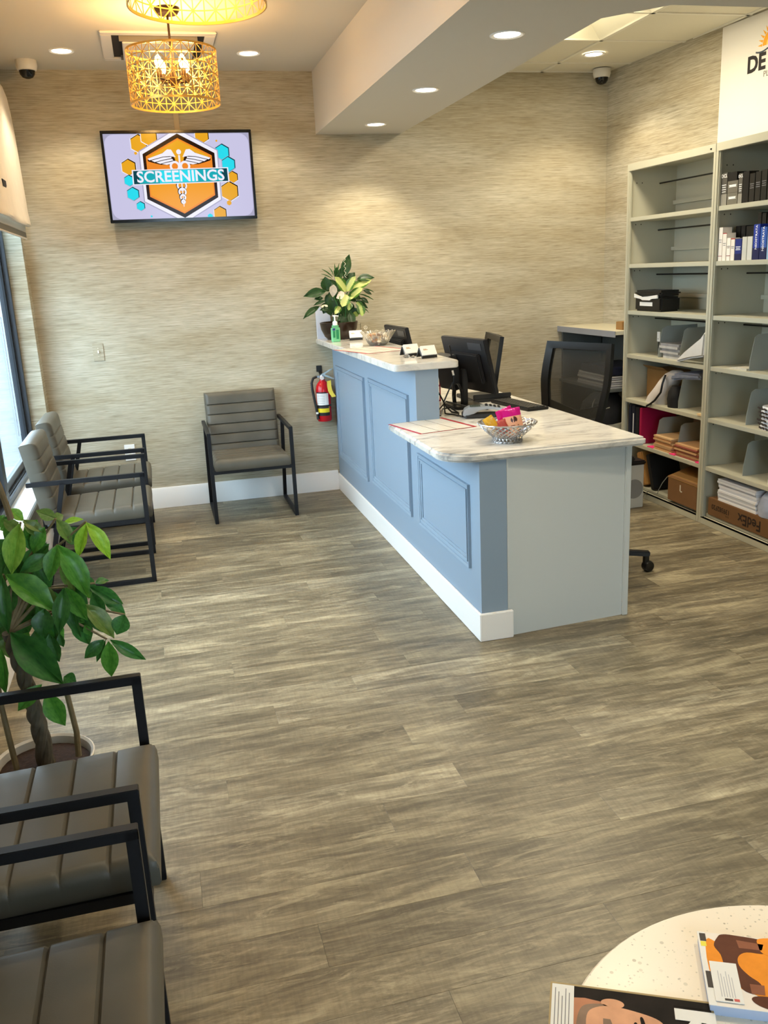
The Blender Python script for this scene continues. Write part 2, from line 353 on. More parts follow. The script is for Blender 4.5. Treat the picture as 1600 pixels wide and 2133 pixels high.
# ------------------------------------------------------------------ lights the room has
LENS = mat('downlight_lens', 'FFFFFF', .3, emit='FFF3DE', es=14)
def downlight(x, y, z, label, r=.055, pw=DOWN_W):
    t = thing('recessed_downlight', label, 'ceiling light', (x, y, z), group='recessed downlights')
    part('trim_ring', MB().lathe([(r, -.001), (r + .012, -.005), (r + .018, -.003), (r + .019, .001)], (x, y, z), 28), mat('downlight_trim', 'F4F1EA', .4), t)
    part('lens', MB().lathe([(.0005, -.002), (r * .6, -.0025), (r, -.001)], (x, y, z), 28), LENS, t)
    lamp('downlight_lamp', 'SPOT', (x, y, z - .02), pw, (1, .87, .64), t, .05, spot_size=math.radians(112), spot_blend=.5)
downlight(-.337, 5.955, ZC, 'recessed round downlight left of the far pendant, near the dome camera')
downlight(.756, 5.967, ZC, 'recessed round downlight between the far pendant and the soffit beam')
downlight(1.566, 3.802, ZB, 'nearest and largest of the three downlights under the soffit beam')
downlight(1.561, 4.934, ZB, 'middle of the three downlights under the soffit beam')
downlight(1.563, 6.048, ZB, 'farthest of the three soffit downlights, close to the back wall')
for yy_ in (2.68, 1.56): downlight(1.562, yy_, ZB, 'soffit downlight above the foreground, outside the picture', pw=DOWN_W * 1.4)
for xx_ in (-.337, .756): downlight(xx_, 2.2, ZC, 'ceiling downlight above the foreground, outside the picture')
downlight(3.046, 5.897, ZC, 'recessed round downlight in the tiled ceiling by the corner camera')
# 2x4 troffer in the tile grid
t = thing('ceiling_troffer', 'bright rectangular light panel set in the tiled ceiling', 'ceiling light', (2.615, 4.95, ZC))
x0, x1, y0, y1 = 2.325, 2.905, 4.355, 5.543
part('housing', MB().quad((x0, y0, ZC), (x0, y1, ZC), (x0 + .1, y1 - .04, ZC + .1), (x0 + .1, y0 + .04, ZC + .1)).quad((x1, y1, ZC), (x1, y0, ZC), (x1 - .1, y0 + .04, ZC + .1), (x1 - .1, y1 - .04, ZC + .1))
     .quad((x0, y1, ZC), (x1, y1, ZC), (x1 - .1, y1 - .04, ZC + .1), (x0 + .1, y1 - .04, ZC + .1)).quad((x1, y0, ZC), (x0, y0, ZC), (x0 + .1, y0 + .04, ZC + .1), (x1 - .1, y0 + .04, ZC + .1))
     .quad((x0 + .1, y0 + .04, ZC + .1), (x1 - .1, y0 + .04, ZC + .1), (x1 - .1, y1 - .04, ZC + .1), (x0 + .1, y1 - .04, ZC + .1)), mat('troffer_white', 'F4F0DC', .5), t)
def arc(a, b, n=9):
    return [(2.615 + .12 * math.cos(PI * k / (n - 1) + PI), ZC + .1 - .055 * math.sin(PI * k / (n - 1))) for k in range(n)]
part('lens', MB().prism(arc(0, 1), y0 + .06, y1 - .06, 'y'), mat('troffer_lens', 'FFFFFF', .4, emit='FFEFC8', es=5), t)
lamp('troffer_lamp', 'AREA', (2.615, 4.95, ZC + .01), TROF_W, (1, .88, .66), t, shape='RECTANGLE', size=.3, size_y=1.0)

# pendant drums: laser-cut lattice, four bulbs
BULB = mat('bulb_glow', 'FFE2A8', .4, emit='FFC670', es=45)
def pendant(x, y, label):
    R, zt, zb = .2275, 2.722, 2.474
    t = thing('pendant_lamp', label, 'pendant lamp', (x, y, zb), group='drum pendant lamps')
    NC, NR = 36, 6; dz = (zt - zb) / NR; sh = MB()
    def P(a, z, r=R): th = 2 * PI * a / NC; return (x + r * math.cos(th), y + r * math.sin(th), z)
    def strip(a0, z0, a1, z1, w):
        n = max(1, int(round(abs(a1 - a0) * 2))); d = Vector(((a1 - a0) * 2 * PI * R / NC, z1 - z0)).normalized(); ox = -d.y * w / 2 / (2 * PI * R / NC); oz = d.x * w / 2
        for k in range(n):
            f0, f1 = k / n, (k + 1) / n
            aa, za, ab, zb_ = a0 + (a1 - a0) * f0, z0 + (z1 - z0) * f0, a0 + (a1 - a0) * f1, z0 + (z1 - z0) * f1
            i = len(sh.v)
            for rr in (R, R - .0012): sh.v += [P(aa + ox, za + oz, rr), P(aa - ox, za - oz, rr), P(ab - ox, zb_ - oz, rr), P(ab + ox, zb_ + oz, rr)]
            for q in ((0, 1, 2, 3), (7, 6, 5, 4), (0, 3, 7, 4), (1, 5, 6, 2)): sh.face([i + j for j in q])
    for a in range(NC):
        strip(a, zb, a, zt, .0042)
        for r_ in range(NR):
            if (a + r_) % 2 == 0: strip(a, zb + r_ * dz, a + 1, zb + (r_ + 1) * dz, .0042)
            else: strip(a + 1, zb + r_ * dz, a, zb + (r_ + 1) * dz, .0042)
        for r_ in range(1, NR): strip(a, zb + r_ * dz, a + 1, zb + r_ * dz, .0042)
    part('lattice_shade', sh, BRASS, t, fixn=False, label='gold metal drum cut in a lattice of stars')
    for z in (zt, zb):
        part('rim', MB().lathe([(R + .0015, -.005), (R + .0015, .005), (R - .003, .005), (R - .003, -.005), (R + .0015, -.005)], (x, y, z), 72), BRASS, t)
    part('stem', MB().tube([(x, y, 2.60), (x, y, ZC - .02)], .006, 10), BRONZE, t)
    part('ceiling_canopy', MB().lathe([(.001, -.03), (.05, -.028), (.062, -.012), (.064, 0)], (x, y, ZC), 28), BRONZE, t)
    hub = part('hub', MB().lathe([(.001, 2.55), (.018, 2.555), (.022, 2.60), (.012, 2.63), (.006, 2.66)], (x, y, 0), 16), BRONZE, t)
    for k in range(4):
        an = k * PI / 2 + .6; cx, cy = x + .085 * math.cos(an), y + .085 * math.sin(an)
        part('socket_arm', MB().tube([(x, y, 2.59), (x + .045 * math.cos(an), y + .045 * math.sin(an), 2.582), (cx, cy, 2.59)], .005, 8).lathe([(.012, 2.585), (.014, 2.60), (.014, 2.625), (.011, 2.63)], (cx, cy, 0), 12), BRONZE, t)
        part('bulb', MB().lathe([(.009, 2.628), (.016, 2.645), (.019, 2.665), (.013, 2.685), (.001, 2.70)], (cx, cy, 0), 14), BULB, t)
        lamp('bulb_lamp', 'POINT', (x + .098 * math.cos(an), y + .098 * math.sin(an), 2.715), PEND_W, (1, .63, .25), t, .02)
        lamp('bulb_lamp', 'POINT', (x + .125 * math.cos(an), y + .125 * math.sin(an), 2.66), PEND_W, (1, .63, .25), t, .02)
    part('spider', MB().bar((x - R, y, zt), (x + R, y, zt), .004, .004).bar((x, y - R, zt), (x, y + R, zt), .004, .004), BRASS, t)
pendant(.245, 5.05, 'gold lattice drum pendant hanging in front of the television, seen whole')
pendant(.262, 3.30, 'nearer gold lattice drum pendant cut off by the top of the picture')

# ------------------------------------------------------------------ ceiling and wall fittings
def dome(x, y, label):
    t = thing('dome_camera', label, 'security camera', (x, y, ZC), group='dome cameras')
    part('housing', MB().lathe([(.062, 0), (.063, -.03), (.056, -.055), (.047, -.058)], (x, y, ZC), 28), mat('camera_white', 'DDD9CF', .4), t)
    part('dome_cover', MB().lathe([(.047, -.058), (.043, -.078), (.03, -.095), (.012, -.102), (.0005, -.103)], (x, y, ZC), 24), mat('dome_black', '0B0B0C', .08), t)
dome(-.565, 6.20, 'white dome camera on the ceiling above the window shade')
dome(3.335, 6.33, 'white dome camera on the tiled ceiling in the far corner')
t = thing('air_diffuser', 'square white ceiling air diffuser behind the far pendant', 'air vent', (.21, 5.81, ZC))
x0, x1, y0, y1 = -.105, .525, 5.48, 6.14
fr = MB()
for a, b, c_, d in ((x0, x1, y0, y0 + .06), (x0, x1, y1 - .06, y1), (x0, x0 + .06, y0 + .06, y1 - .06), (x1 - .06, x1, y0 + .06, y1 - .06)): fr.box(a, b, c_, d, ZC - .012, ZC)
part('flange', fr, mat('vent_white', 'E2DCD2', .45), t, bevel=.004)
part('throat', MB().box(x0 + .06, x1 - .06, y0 + .06, y1 - .06, ZC - .002, ZC), mat('vent_dark', '2A241E', .8), t)
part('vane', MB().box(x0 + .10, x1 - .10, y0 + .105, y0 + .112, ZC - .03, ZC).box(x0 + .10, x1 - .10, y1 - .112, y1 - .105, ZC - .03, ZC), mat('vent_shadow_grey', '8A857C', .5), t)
part('plaque', MB().box(x0 + .115, x1 - .115, y0 + .12, y1 - .12, ZC - .036, ZC - .026), MATS['vent_white'], t, bevel=.003)
t = thing('light_switch', 'wallpapered light switch plate on the wall below the television', 'light switch', (-.379, YB, 1.085))
part('plate', MB().box(-.415, -.343, YB - .006, YB, 1.085, 1.205), GC, t, bevel=.002)
part('toggle', MB().box(-.384, -.374, YB - .017, YB - .005, 1.138, 1.158), mat('switch_ivory', 'EAE4D2', .4), t, bevel=.002)
for zz in (1.172, 1.118): part('screw', MB().lathe([(.0005, 0), (.003, .001), (.003, .002)], (0, 0, 0), 10).xf(Matrix.Translation((-.379, YB - .0075, zz)) @ Matrix.Rotation(PI / 2, 4, 'X')), MATS['switch_ivory'], t)
def outlet(x, z, label, pmat):
    t = thing('wall_outlet', label, 'outlet', (x, YB, z - .058))
    part('plate', MB().box(x - .036, x + .036, YB - .006, YB, z - .058, z + .058), pmat, t, bevel=.002)
    for s in (-1, 1):
        zz = z + s * .021
        r_ = part('receptacle', MB().lathe([(.0005, .0), (.015, .001), (.016, -.004)], (0, 0, 0), 18).xf(Matrix.Translation((x, YB - .0075, zz)) @ Matrix.Rotation(PI / 2, 4, 'X')), MATS['switch_ivory'], t)
        part('slot', MB().box(x - .007, x - .0045, YB - .0092, YB - .0075, zz - .001, zz + .008).box(x + .0045, x + .007, YB - .0092, YB - .0075, zz - .001, zz + .008).box(x - .002, x + .002, YB - .0092, YB - .0075, zz - .01, zz - .006), BLKP, r_)
outlet(1.517, 1.175, 'wall outlet behind the counter, right of the potted plant', GC)
outlet(-.253, .428, 'low wall outlet seen through the window chairs', mat('outlet_white', 'EFEDE8', .4))
single('cable_raceway', MB().box(.286, .320, YB - .014, YB, 2.53, ZC), mat('raceway_beige', 'C3B08C', .5), (.303, YB, 2.53), 'beige cable cover strip running up the wall above the television', 'cable cover', bevel=.003)

# ------------------------------------------------------------------ television
TX, TZ, TY = .293, 2.261, 6.36
tv = thing('television', 'wall-mounted flat television with a black frame showing a SCREENINGS graphic', 'television', (TX, TY, 1.98))
TM = Matrix.Translation((TX, TY, TZ)) @ Matrix.Rotation(math.radians(2.0), 4, 'X')        # local x right, z up, -y towards the room
def tvm(mb): return mb.xf(TM)
part('bezel', tvm(MB().box(-.484, .484, -.012, .03, -.282, -.262).box(-.484, .484, -.012, .03, .266, .282).box(-.484, -.468, -.012, .03, -.262, .266).box(.468, .484, -.012, .03, -.262, .266)), mat('gloss_black', '0A0A0B', .15), tv, bevel=.002)
part('back_shell', tvm(MB().box(-.48, .48, .005, .04, -.28, .28).box(-.25, .25, .04, .06, -.22, .1)), BLKP, tv, bevel=.004)
part('wall_bracket', MB().box(TX - .15, TX + .15, TY + .045, YB - .002, TZ - .1, TZ + .05), BLKM, tv)
def em(n, c, s=1.0): return mat(n, '000000', .12, emit=c, es=s, spec=.15)
EM = [em('scr_lavender', 'CFCBEA', .95), em('scr_white', 'F2F0FA', 1.0), em('scr_dark', '2A150C', .8), em('scr_orange', 'F5A024', 1.0), em('scr_amber', 'EBA823', 1.0), em('scr_cyan', '2BDCEE', 1.0), em('scr_teal', '17B4C0', .9), em('scr_deepteal', '0B4A55', .8), em('scr_pale', 'B3B0CC', .9), em('scr_rust', 'F08A28', 1.0)]
sc = MB(); dep = [0]
XL, ZL = .468, .264
def clip(poly):
    for ax, lim, sg in ((0, XL, 1), (0, -XL, -1), (1, ZL, 1), (1, -ZL, -1)):
        out = []
        for i in range(len(poly)):
            p, q = poly[i - 1], poly[i]; pi, qi = sg * (p[ax] - lim) <= 0, sg * (q[ax] - lim) <= 0
            if pi != qi: t_ = (lim - p[ax]) / (q[ax] - p[ax]); out.append((p[0] + (q[0] - p[0]) * t_, p[1] + (q[1] - p[1]) * t_))
            if qi: out.append(q)
        poly = out
    return poly
def shp(poly, mi):
    poly = clip(poly)
    if len(poly) < 3: return
    dep[0] += 1; yy = .004 - dep[0] * .00012; sc.cm = mi; sc.quad(*[(a, yy, b) for a, b in poly])
def hexa(x, z, r): return [(x + r * math.sin(k * PI / 3), z + r * math.cos(k * PI / 3)) for k in range(6)]
shp([(-XL, -ZL), (XL, -ZL), (XL, ZL), (-XL, ZL)], 8)
shp(rrect(-XL + .004, XL - .004, -ZL + .004, ZL - .004, .06), 0)
for x, z, r, c in [(-.25, .205, .063, 'o'), (-.182, .248, .063, 'o'), (.158, .252, .055, 'o'), (.283, .147, .055, 'c'), (.318, .071, .053, 'c'), (.338, -.011, .042, 'o'), (.311, -.099, .069, 'o'), (-.33, .064, .055, 'o'), (-.336, -.018, .038, 'c'), (-.321, -.101, .046, 'c'), (-.281, -.178, .032, 'c'), (.235, -.239, .051, 'o'), (.302, -.175, .017, 'o'), (-.275, .146, .01, 'o'), (.252, .215, .007, 'o'), (.168, -.258, .019, 'c'), (-.217, -.246, .007, 'c')]:
    if r > .03: shp(hexa(x + .002, z - .002, r), 1 if c == 'o' else 8); shp(hexa(x + .003, z, r * .93), 2 if c == 'o' else 7); shp(hexa(x, z - .003, r * .87), 4 if c == 'o' else 5)
    else: shp(hexa(x, z, r), 4 if c == 'o' else 5)
def bighex(w, h): return [(0, h), (w, h * .535), (w, -h * .525), (0, -h), (-w, -h * .525), (-w, h * .535)]
shp(bighex(.256, .296), 8); shp(bighex(.249, .289), 1); shp(bighex(.232, .262), 2); shp(bighex(.213, .235), 9); shp([(-.2, -.11), (.2, -.11), (.2, .02), (-.2, .02)], 3); shp([(0, .225), (.19, .125), (.19, .095), (-.19, .095), (-.19, .125)], 4); shp([(0, -.225), (.205, -.115), (.205, -.03), (-.205, -.03), (-.205, -.115)], 3)
for s in (-1, 1):                                                    # wings in five feathers, dark shadow first
    def w_(pts, mi): shp([(s * a, b) for a, b in (pts if s > 0 else pts[::-1])], mi)
    base = [(.026, .117), (.05, .163), (.075, .166), (.11, .145), (.2, .11), (.198, .1), (.165, .09), (.12, .078), (.06, .076), (.02, .095)]
    w_([(a + .004, b - .005) for a, b in base], 2)
    w_([(.022, .118), (.048, .165), (.072, .167), (.106, .143), (.203, .111), (.193, .101), (.105, .122), (.06, .125)], 1)
    w_([(.05, .121), (.105, .118), (.18, .1), (.16, .09), (.1, .104), (.05, .112)], 1)
    w_([(.045, .108), (.1, .1), (.15, .088), (.125, .079), (.08, .09), (.04, .098)], 1)
    w_([(.035, .094), (.08, .086), (.115, .078), (.085, .072), (.05, .078), (.02, .088)], 1)
def ring(cx, cz, ro, ri, a0, a1, mi, n=14):
    for k in range(n):
        t0, t1 = a0 + (a1 - a0) * k / n, a0 + (a1 - a0) * (k + 1) / n
        sc.cm = mi; dep_y = .004 - (dep[0] + 1) * .00012
        sc.quad(*[(cx + r_ * math.cos(t_), dep_y, cz + r_ * math.sin(t_)) for r_, t_ in ((ro, t0), (ro, t1), (ri, t1), (ri, t0))])
    dep[0] += 1
for s in (-1, 1): ring(s * .033, .062, .034, .02, 0, 2 * PI, 1)
for k, (zc, rr) in enumerate([(-.058, .034), (-.098, .027), (-.132, .021), (-.160, .015)]):
    ring(-.002, zc + .002, rr + .003, rr - .012, 0, 2 * PI, 2); ring(0, zc, rr, rr - .011, 0, 2 * PI, 1)
shp([(-.006, .13), (.006, .13), (.003, -.19), (-.001, -.192)], 1)
shp([(.016 * math.cos(k * PI / 6), .15 + .016 * math.sin(k * PI / 6)) for k in range(12)], 1)
shp([(-.314, -.050), (.316, -.042), (.314, .050), (-.312, .044)], 1); shp([(-.306, -.044), (.308, -.036), (.306, .044), (-.304, .038)], 7); shp([(-.27, -.041), (.27, -.035), (.27, .041), (-.27, .037)], 6); shp([(-.14, -.041), (.1, -.036), (.1, .040), (-.14, .038)], 5)
scr = part('screen', tvm(sc), EM, tv, smooth=False, fixn=False)
for dx, dz, m_, dd in ((.004, -.005, EM[2], 0), (0, 0, EM[1], .0008)):
    text('screen_lettering', 'SCREENINGS', m_, scr, TM @ frame_axes((dx, -.0045 - dd, -.002 + dz), (1, 0, .006), (0, 0, 1)), .096, .0020, .0002, sx=1.03)

# ------------------------------------------------------------------ roman shade on the window
LIN = mat('linen_cream', 'E8DFCF', .85, bump=.3, bscale=500, var=.03, vscale=14); GLN = mat('shade_lining_grey', '77766E', .8)
sh = thing('roman_shade', 'cream fabric roman shade rolled half down over the window', 'window shade', (-.72, 5.38, 1.895))
prof = [(-.752, 2.815), (-.728, 2.79), (-.712, 2.73), (-.704, 2.64), (-.699, 2.5), (-.697, 2.36), (-.694, 2.22), (-.690, 2.11), (-.688, 2.06), (-.680, 2.0), (-.676, 1.978), (-.681, 1.966), (-.694, 1.966), (-.70, 1.99)]
ys = [4.46 + k * (6.295 - 4.46) / 26 for k in range(27)]
def shf(a, b):
    x, z = prof[b]; y_ = ys[a]; w = .0035 * math.sin(y_ * 9.7 + b * .6) * min(1, b / 3); return (x + w, y_, z + .004 * math.sin(y_ * 5.1) * (b / 13))
front = MB().grid(shf, 27, len(prof)); bk = [(-.752, 2.815), (-.745, 2.4), (-.735, 2.05), (-.70, 1.99)]
for a, yy in ((0, ys[0]), (26, ys[26])):
    i = len(front.v); front.v += [shf(a, b) for b in range(len(prof))] + [(x, yy, z) for x, z in bk[::-1][1:-1]]; front.face(range(i, len(front.v)))
part('fabric', front, LIN, sh)
part('lower_fold', MB().box(-.722, -.714, 4.46, 6.285, 1.935, 2.03), mat('linen_shade_tone', 'CFC7B8', .85), sh, bevel=.002)
part('lining_band', MB().box(-.7205, -.7165, 4.46, 6.29, 1.902, 1.94), GLN, sh)
part('hem', MB().tube([(-.7185, 4.46, 1.898), (-.7185, 6.292, 1.898)], .006, 8), LIN, sh)
part('printed_mark', MB().box(-.6945, -.689, 5.36, 5.49, 2.128, 2.165).box(-.6945, -.689, 5.45, 5.475, 2.105, 2.13), mat('print_black', '151213', .8), sh)
for dy in (0, .09):
    pts = [(-.80, 5.30 + dy * .9, 1.93 - k * .06) for k in range(20)]
    part('bead_chain', MB().tube(pts, .0025, 6), mat('chain_grey', 'B9BDC2', .3, .6), sh)

# ------------------------------------------------------------------ waiting chairs
LEA = MATS['taupe_leather']
def cushion(w, d, th, seams, r=.028, nx=15, groove=.007):
    """padded panel: x across (width), y along depth 0..d, top face up, with seams across the width at given depths"""
    us = [0, .004, .012, .022] ; us = [u for u in us]; xs = [-w / 2 + u for u in us] + [-w / 2 + .03 + (w - .06) * k / (nx - 1) for k in range(nx)] + [w / 2 - u for u in us[::-1]]
    ysq = set([0, .004, .012, .022, .03, d - .03, d - .022, d - .012, d - .004, d])
    edges = [0] + seams + [d]
    for a, b in zip(edges, edges[1:]):
        for k in range(1, 6): ysq.add(round(a + (b - a) * k / 6, 4))
    for s_ in seams: ysq |= {s_, s_ - .006, s_ + .006, s_ - .0025, s_ + .0025}
    yl = sorted(ysq)
    def top(x, y):
        e = min(x + w / 2, w / 2 - x, y, d - y)
        z = th if e >= r else th - (r - math.sqrt(max(0, r * r - (r - e) ** 2)))
        for a, b in zip(edges, edges[1:]):
            if a <= y <= b: z += .0035 * math.sin(PI * (y - a) / (b - a)) ** .6 * min(1, e / .05)
        for s_ in seams:
            t_ = abs(y - s_)
            if t_ < .0055: z -= groove * (1 - t_ / .0055) * min(1, .3 + e / .03)
        return z
    m = MB(); nxx, nyy = len(xs), len(yl)
    m.grid(lambda a, b: (xs[a], yl[b], top(xs[a], yl[b])), nxx, nyy)
    loop = [(a, 0) for a in range(nxx)] + [(nxx - 1, b) for b in range(1, nyy)] + [(a, nyy - 1) for a in range(nxx - 2, -1, -1)] + [(0, b) for b in range(nyy - 2, 0, -1)]
    i = len(m.v)
    for a, b in loop:
        cx = xs[a] * .975; cy = d / 2 + (yl[b] - d / 2) * .975; m.v.append((xs[a], yl[b], .012)); m.v.append((cx, cy, 0))
    n = len(loop)
    for k in range(n):
        k2 = (k + 1) % n; a, b = loop[k]; a2, b2 = loop[k2]
        m.face((a * nyy + b, i + 2 * k, i + 2 * k2, a2 * nyy + b2)); m.face((i + 2 * k, i + 2 * k + 1, i + 2 * k2 + 1, i + 2 * k2))
    m.face([i + 2 * k + 1 for k in range(n)])
    return m
TB = .024; HW = .272
ch = thing('waiting_armchair', '', 'chair', (0, 0, 0), group='taupe waiting chairs')
seat = cushion(.505, .50, .075, [.10, .20, .30, .40], .03).xf(Matrix.Translation((0, -.032, .362)) @ Matrix.Rotation(math.radians(-2.2), 4, 'X'))
part('seat', seat, LEA, ch, world=False, label='channel-stitched taupe leather seat')
back = cushion(.50, .44, .085, [.07, .14, .21, .28, .35], .03)
lean = math.radians(9.7)
back.xf(Matrix.Translation((0, .525, .375)) @ Matrix.Rotation(-lean, 4, 'X') @ Matrix.Rotation(PI / 2, 4, 'X'))
part('backrest', back, LEA, ch, world=False, label='taupe leather backrest with horizontal channels')
for s in (-1, 1):
    x = s * HW
    part('leg', MB().box(x - TB / 2, x + TB / 2, -TB / 2, TB / 2, 0, .614), BLKM, ch, .0015, world=False)
    part('leg', MB().bar((x, .548, .012), (x, .405, .606), TB, TB, (0, 1, 0)), BLKM, ch, .0015, world=False)
    part('armrest', MB().box(x - TB / 2, x + TB / 2, -TB / 2, .585, .594, .618), BLKM, ch, .0015, world=False)
    part('floor_rail', MB().box(x - TB / 2, x + TB / 2, -TB / 2, .56, 0, TB), BLKM, ch, .0015, world=False)
    part('seat_side_rail', MB().box(x - s * TB - .008, x - s * TB + .008, 0, .47, .335, .36), BLKM, ch, world=False)
part('seat_rail', MB().box(-HW, HW, -TB / 2, TB / 2, .338, .362), BLKM, ch, .0015, world=False)
part('seat_rail', MB().box(-HW, HW, .46, .46 + TB, .336, .36), BLKM, ch, .0015, world=False)
part('back_support', MB().box(-.2, -.17, .525, .54, .35, .40).box(.17, .2, .525, .54, .35, .40).box(-.2, .2, .47, .54, .345, .355), BLKM, ch, world=False)
places = [((.5490, 5.832), 0, 'taupe leather armchair against the back wall facing the room'),
          ((-.142, 5.79), PI / 2, 'taupe armchair by the window in the back corner, half behind the other'),
          ((-.142, 5.059), PI / 2, 'taupe armchair by the window, in front of the corner chair'),
          ((-.142, 1.927), PI / 2, 'taupe armchair in the left foreground beside the potted tree'),
          ((-.142, 1.247), PI / 2, 'nearest taupe armchair, cut off at the bottom left corner')]
for k, (p, rz, lb) in enumerate(places):
    o = ch if k == 0 else copy_tree(ch)
    o.location = (p[0], p[1], 0); o.rotation_euler = (0, 0, rz); o['label'] = lb

# ------------------------------------------------------------------ reception desk
MARB = MATS['marble']
dk = thing('reception_desk', 'blue-grey panelled reception desk with white plinth and pale grey end panel', 'reception desk', (1.6, 4.9, 0))
part('front_wall', MB().box(1.258, 1.38, 4.30, YB - .003, 0, 1.104).box(1.258, 1.38, 3.40, 4.30, 0, .808), BLUE, dk, fixn=True)
part('end_panel', MB().prism([(1.38, 3.408), (1.965, 3.452), (1.965, 3.475), (1.38, 3.475)], .0, .808), ENDP, dk)
part('end_panel_edge', MB().box(1.965, 1.993, 3.44, 3.475, 0, .808), ENDP, dk, bevel=.003)
part('corner_bead', MB().box(1.381, 1.387, 3.399, 3.41, .135, .808), ENDP, dk)
part('inner_panel', MB().box(1.40, 1.42, 3.48, YB - .003, .02, .80), ENDP, dk)
part('plinth', MB().prism([(1.245, 6.448), (1.245, 3.385), (1.402, 3.385), (1.402, 3.402), (1.258, 3.402), (1.258, 6.448)], 0, .128), BBW, dk, bevel=.003)
def moulding(y0, y1, z0, z1):
    m = MB(); X = 1.258
    for ins, w, h in ((0, .012, .013), (.012, .012, .008), (.024, .01, .012), (.034, .014, .006)):
        a0, a1, b0, b1 = y0 + ins, y1 - ins, z0 + ins, z1 - ins
        O = [(a0, b0), (a1, b0), (a1, b1), (a0, b1)]; I = [(a0 + w, b0 + w), (a1 - w, b0 + w), (a1 - w, b1 - w), (a0 + w, b1 - w)]
        for k in range(4):
            k2 = (k + 1) % 4; i = len(m.v); hh = h
            m.v += [(X, *O[k]), (X, *O[k2]), (X - hh, *O[k2]), (X - hh, *O[k]), (X - hh * .8, *I[k]), (X - hh * .8, *I[k2]), (X, *I[k2]), (X, *I[k])]
            for q in ((0, 1, 2, 3), (3, 2, 5, 4), (4, 5, 6, 7)): m.face([i + j for j in q])
    return m
for a in ((5.448, 6.335, .275, .95), (4.438, 5.326, .30, .962), (3.522, 4.29, .30, .682)):
    part('panel_moulding', moulding(*a), BLUE, dk, smooth=False)
poly = rrect(1.142, 1.492, 4.285, 6.449, (.03, .03, .004, .004))
single('marble_worktop', MB().prism(poly, 1.104, 1.140), MARB, (1.32, 5.4, 1.104), 'raised white marble counter top nearest the back wall', 'worktop', bevel=.009, seg=3)
poly = rrect(1.105, 2.035, 3.388, 4.302, (.15, .02, .001, .012), 8)
poly = [p for p in poly[:18]] + [(2.03, 6.449), (1.385, 6.449), (1.385, 4.302)] + poly[-9:]
single('marble_worktop', MB().prism(poly, .808, .845), MARB, (1.6, 4.0, .808), 'lower white marble desk top with a rounded front corner', 'worktop', bevel=.010, seg=3)

# ------------------------------------------------------------------ leaves
def leafmesh(name, m, shape='ovate', droop=.18, fold=.12):
    n = 9; mb = MB(); v = []
    for i in range(n):
        t_ = i / (n - 1)
        if shape == 'lance': w = .5 * max(0, math.sin(PI * t_ ** .88)) ** 1.02
        elif shape == 'obovate': w = .5 * max(0, math.sin(PI * t_ ** 1.25)) ** .75
        else: w = .5 * max(0, math.sin(PI * t_ ** .8)) ** .8
        if i == 0: w = .02
        if i == n - 1: w = .004
        z = droop * (t_ - t_ * t_) * 1.6
        for s_ in (-1, -.5, 0, .5, 1): v.append((t_, w * s_, z - (0 if s_ else fold * .12) + fold * .35 * abs(s_) * w * (1 + .25 * math.sin(t_ * 21 + s_))))
    mb.v = v
    for i in range(n - 1):
        for k in range(4): mb.face((i * 5 + k, i * 5 + k + 1, (i + 1) * 5 + k + 1, (i + 1) * 5 + k))
    return mb.mesh(name, m, fixn=False)
def add_leaf(me, p0, p1, w, parent, roll=0.0, facing=Vector((-.05, -.8, .6)), name='leaf'):
    p0 = Vector(p0); p1 = Vector(p1); ex = p1 - p0; L = ex.length; ex.normalize()
    nz = facing - ex * facing.dot(ex)
    if nz.length < .05: nz = ex.orthogonal()
    nz.normalize(); nz = Matrix.Rotation(roll, 3, ex) @ nz; ey = nz.cross(ex)
    o = bpy.data.objects.new(name, me); COL.objects.link(o); o.parent = parent
    l0 = p0 - Vector(rootloc(parent))
    o.matrix_local = Matrix(((ex[0] * L, ey[0] * w, nz[0] * L, l0[0]), (ex[1] * L, ey[1] * w, nz[1] * L, l0[1]), (ex[2] * L, ey[2] * w, nz[2] * L, l0[2]), (0, 0, 0, 1)))
    return o
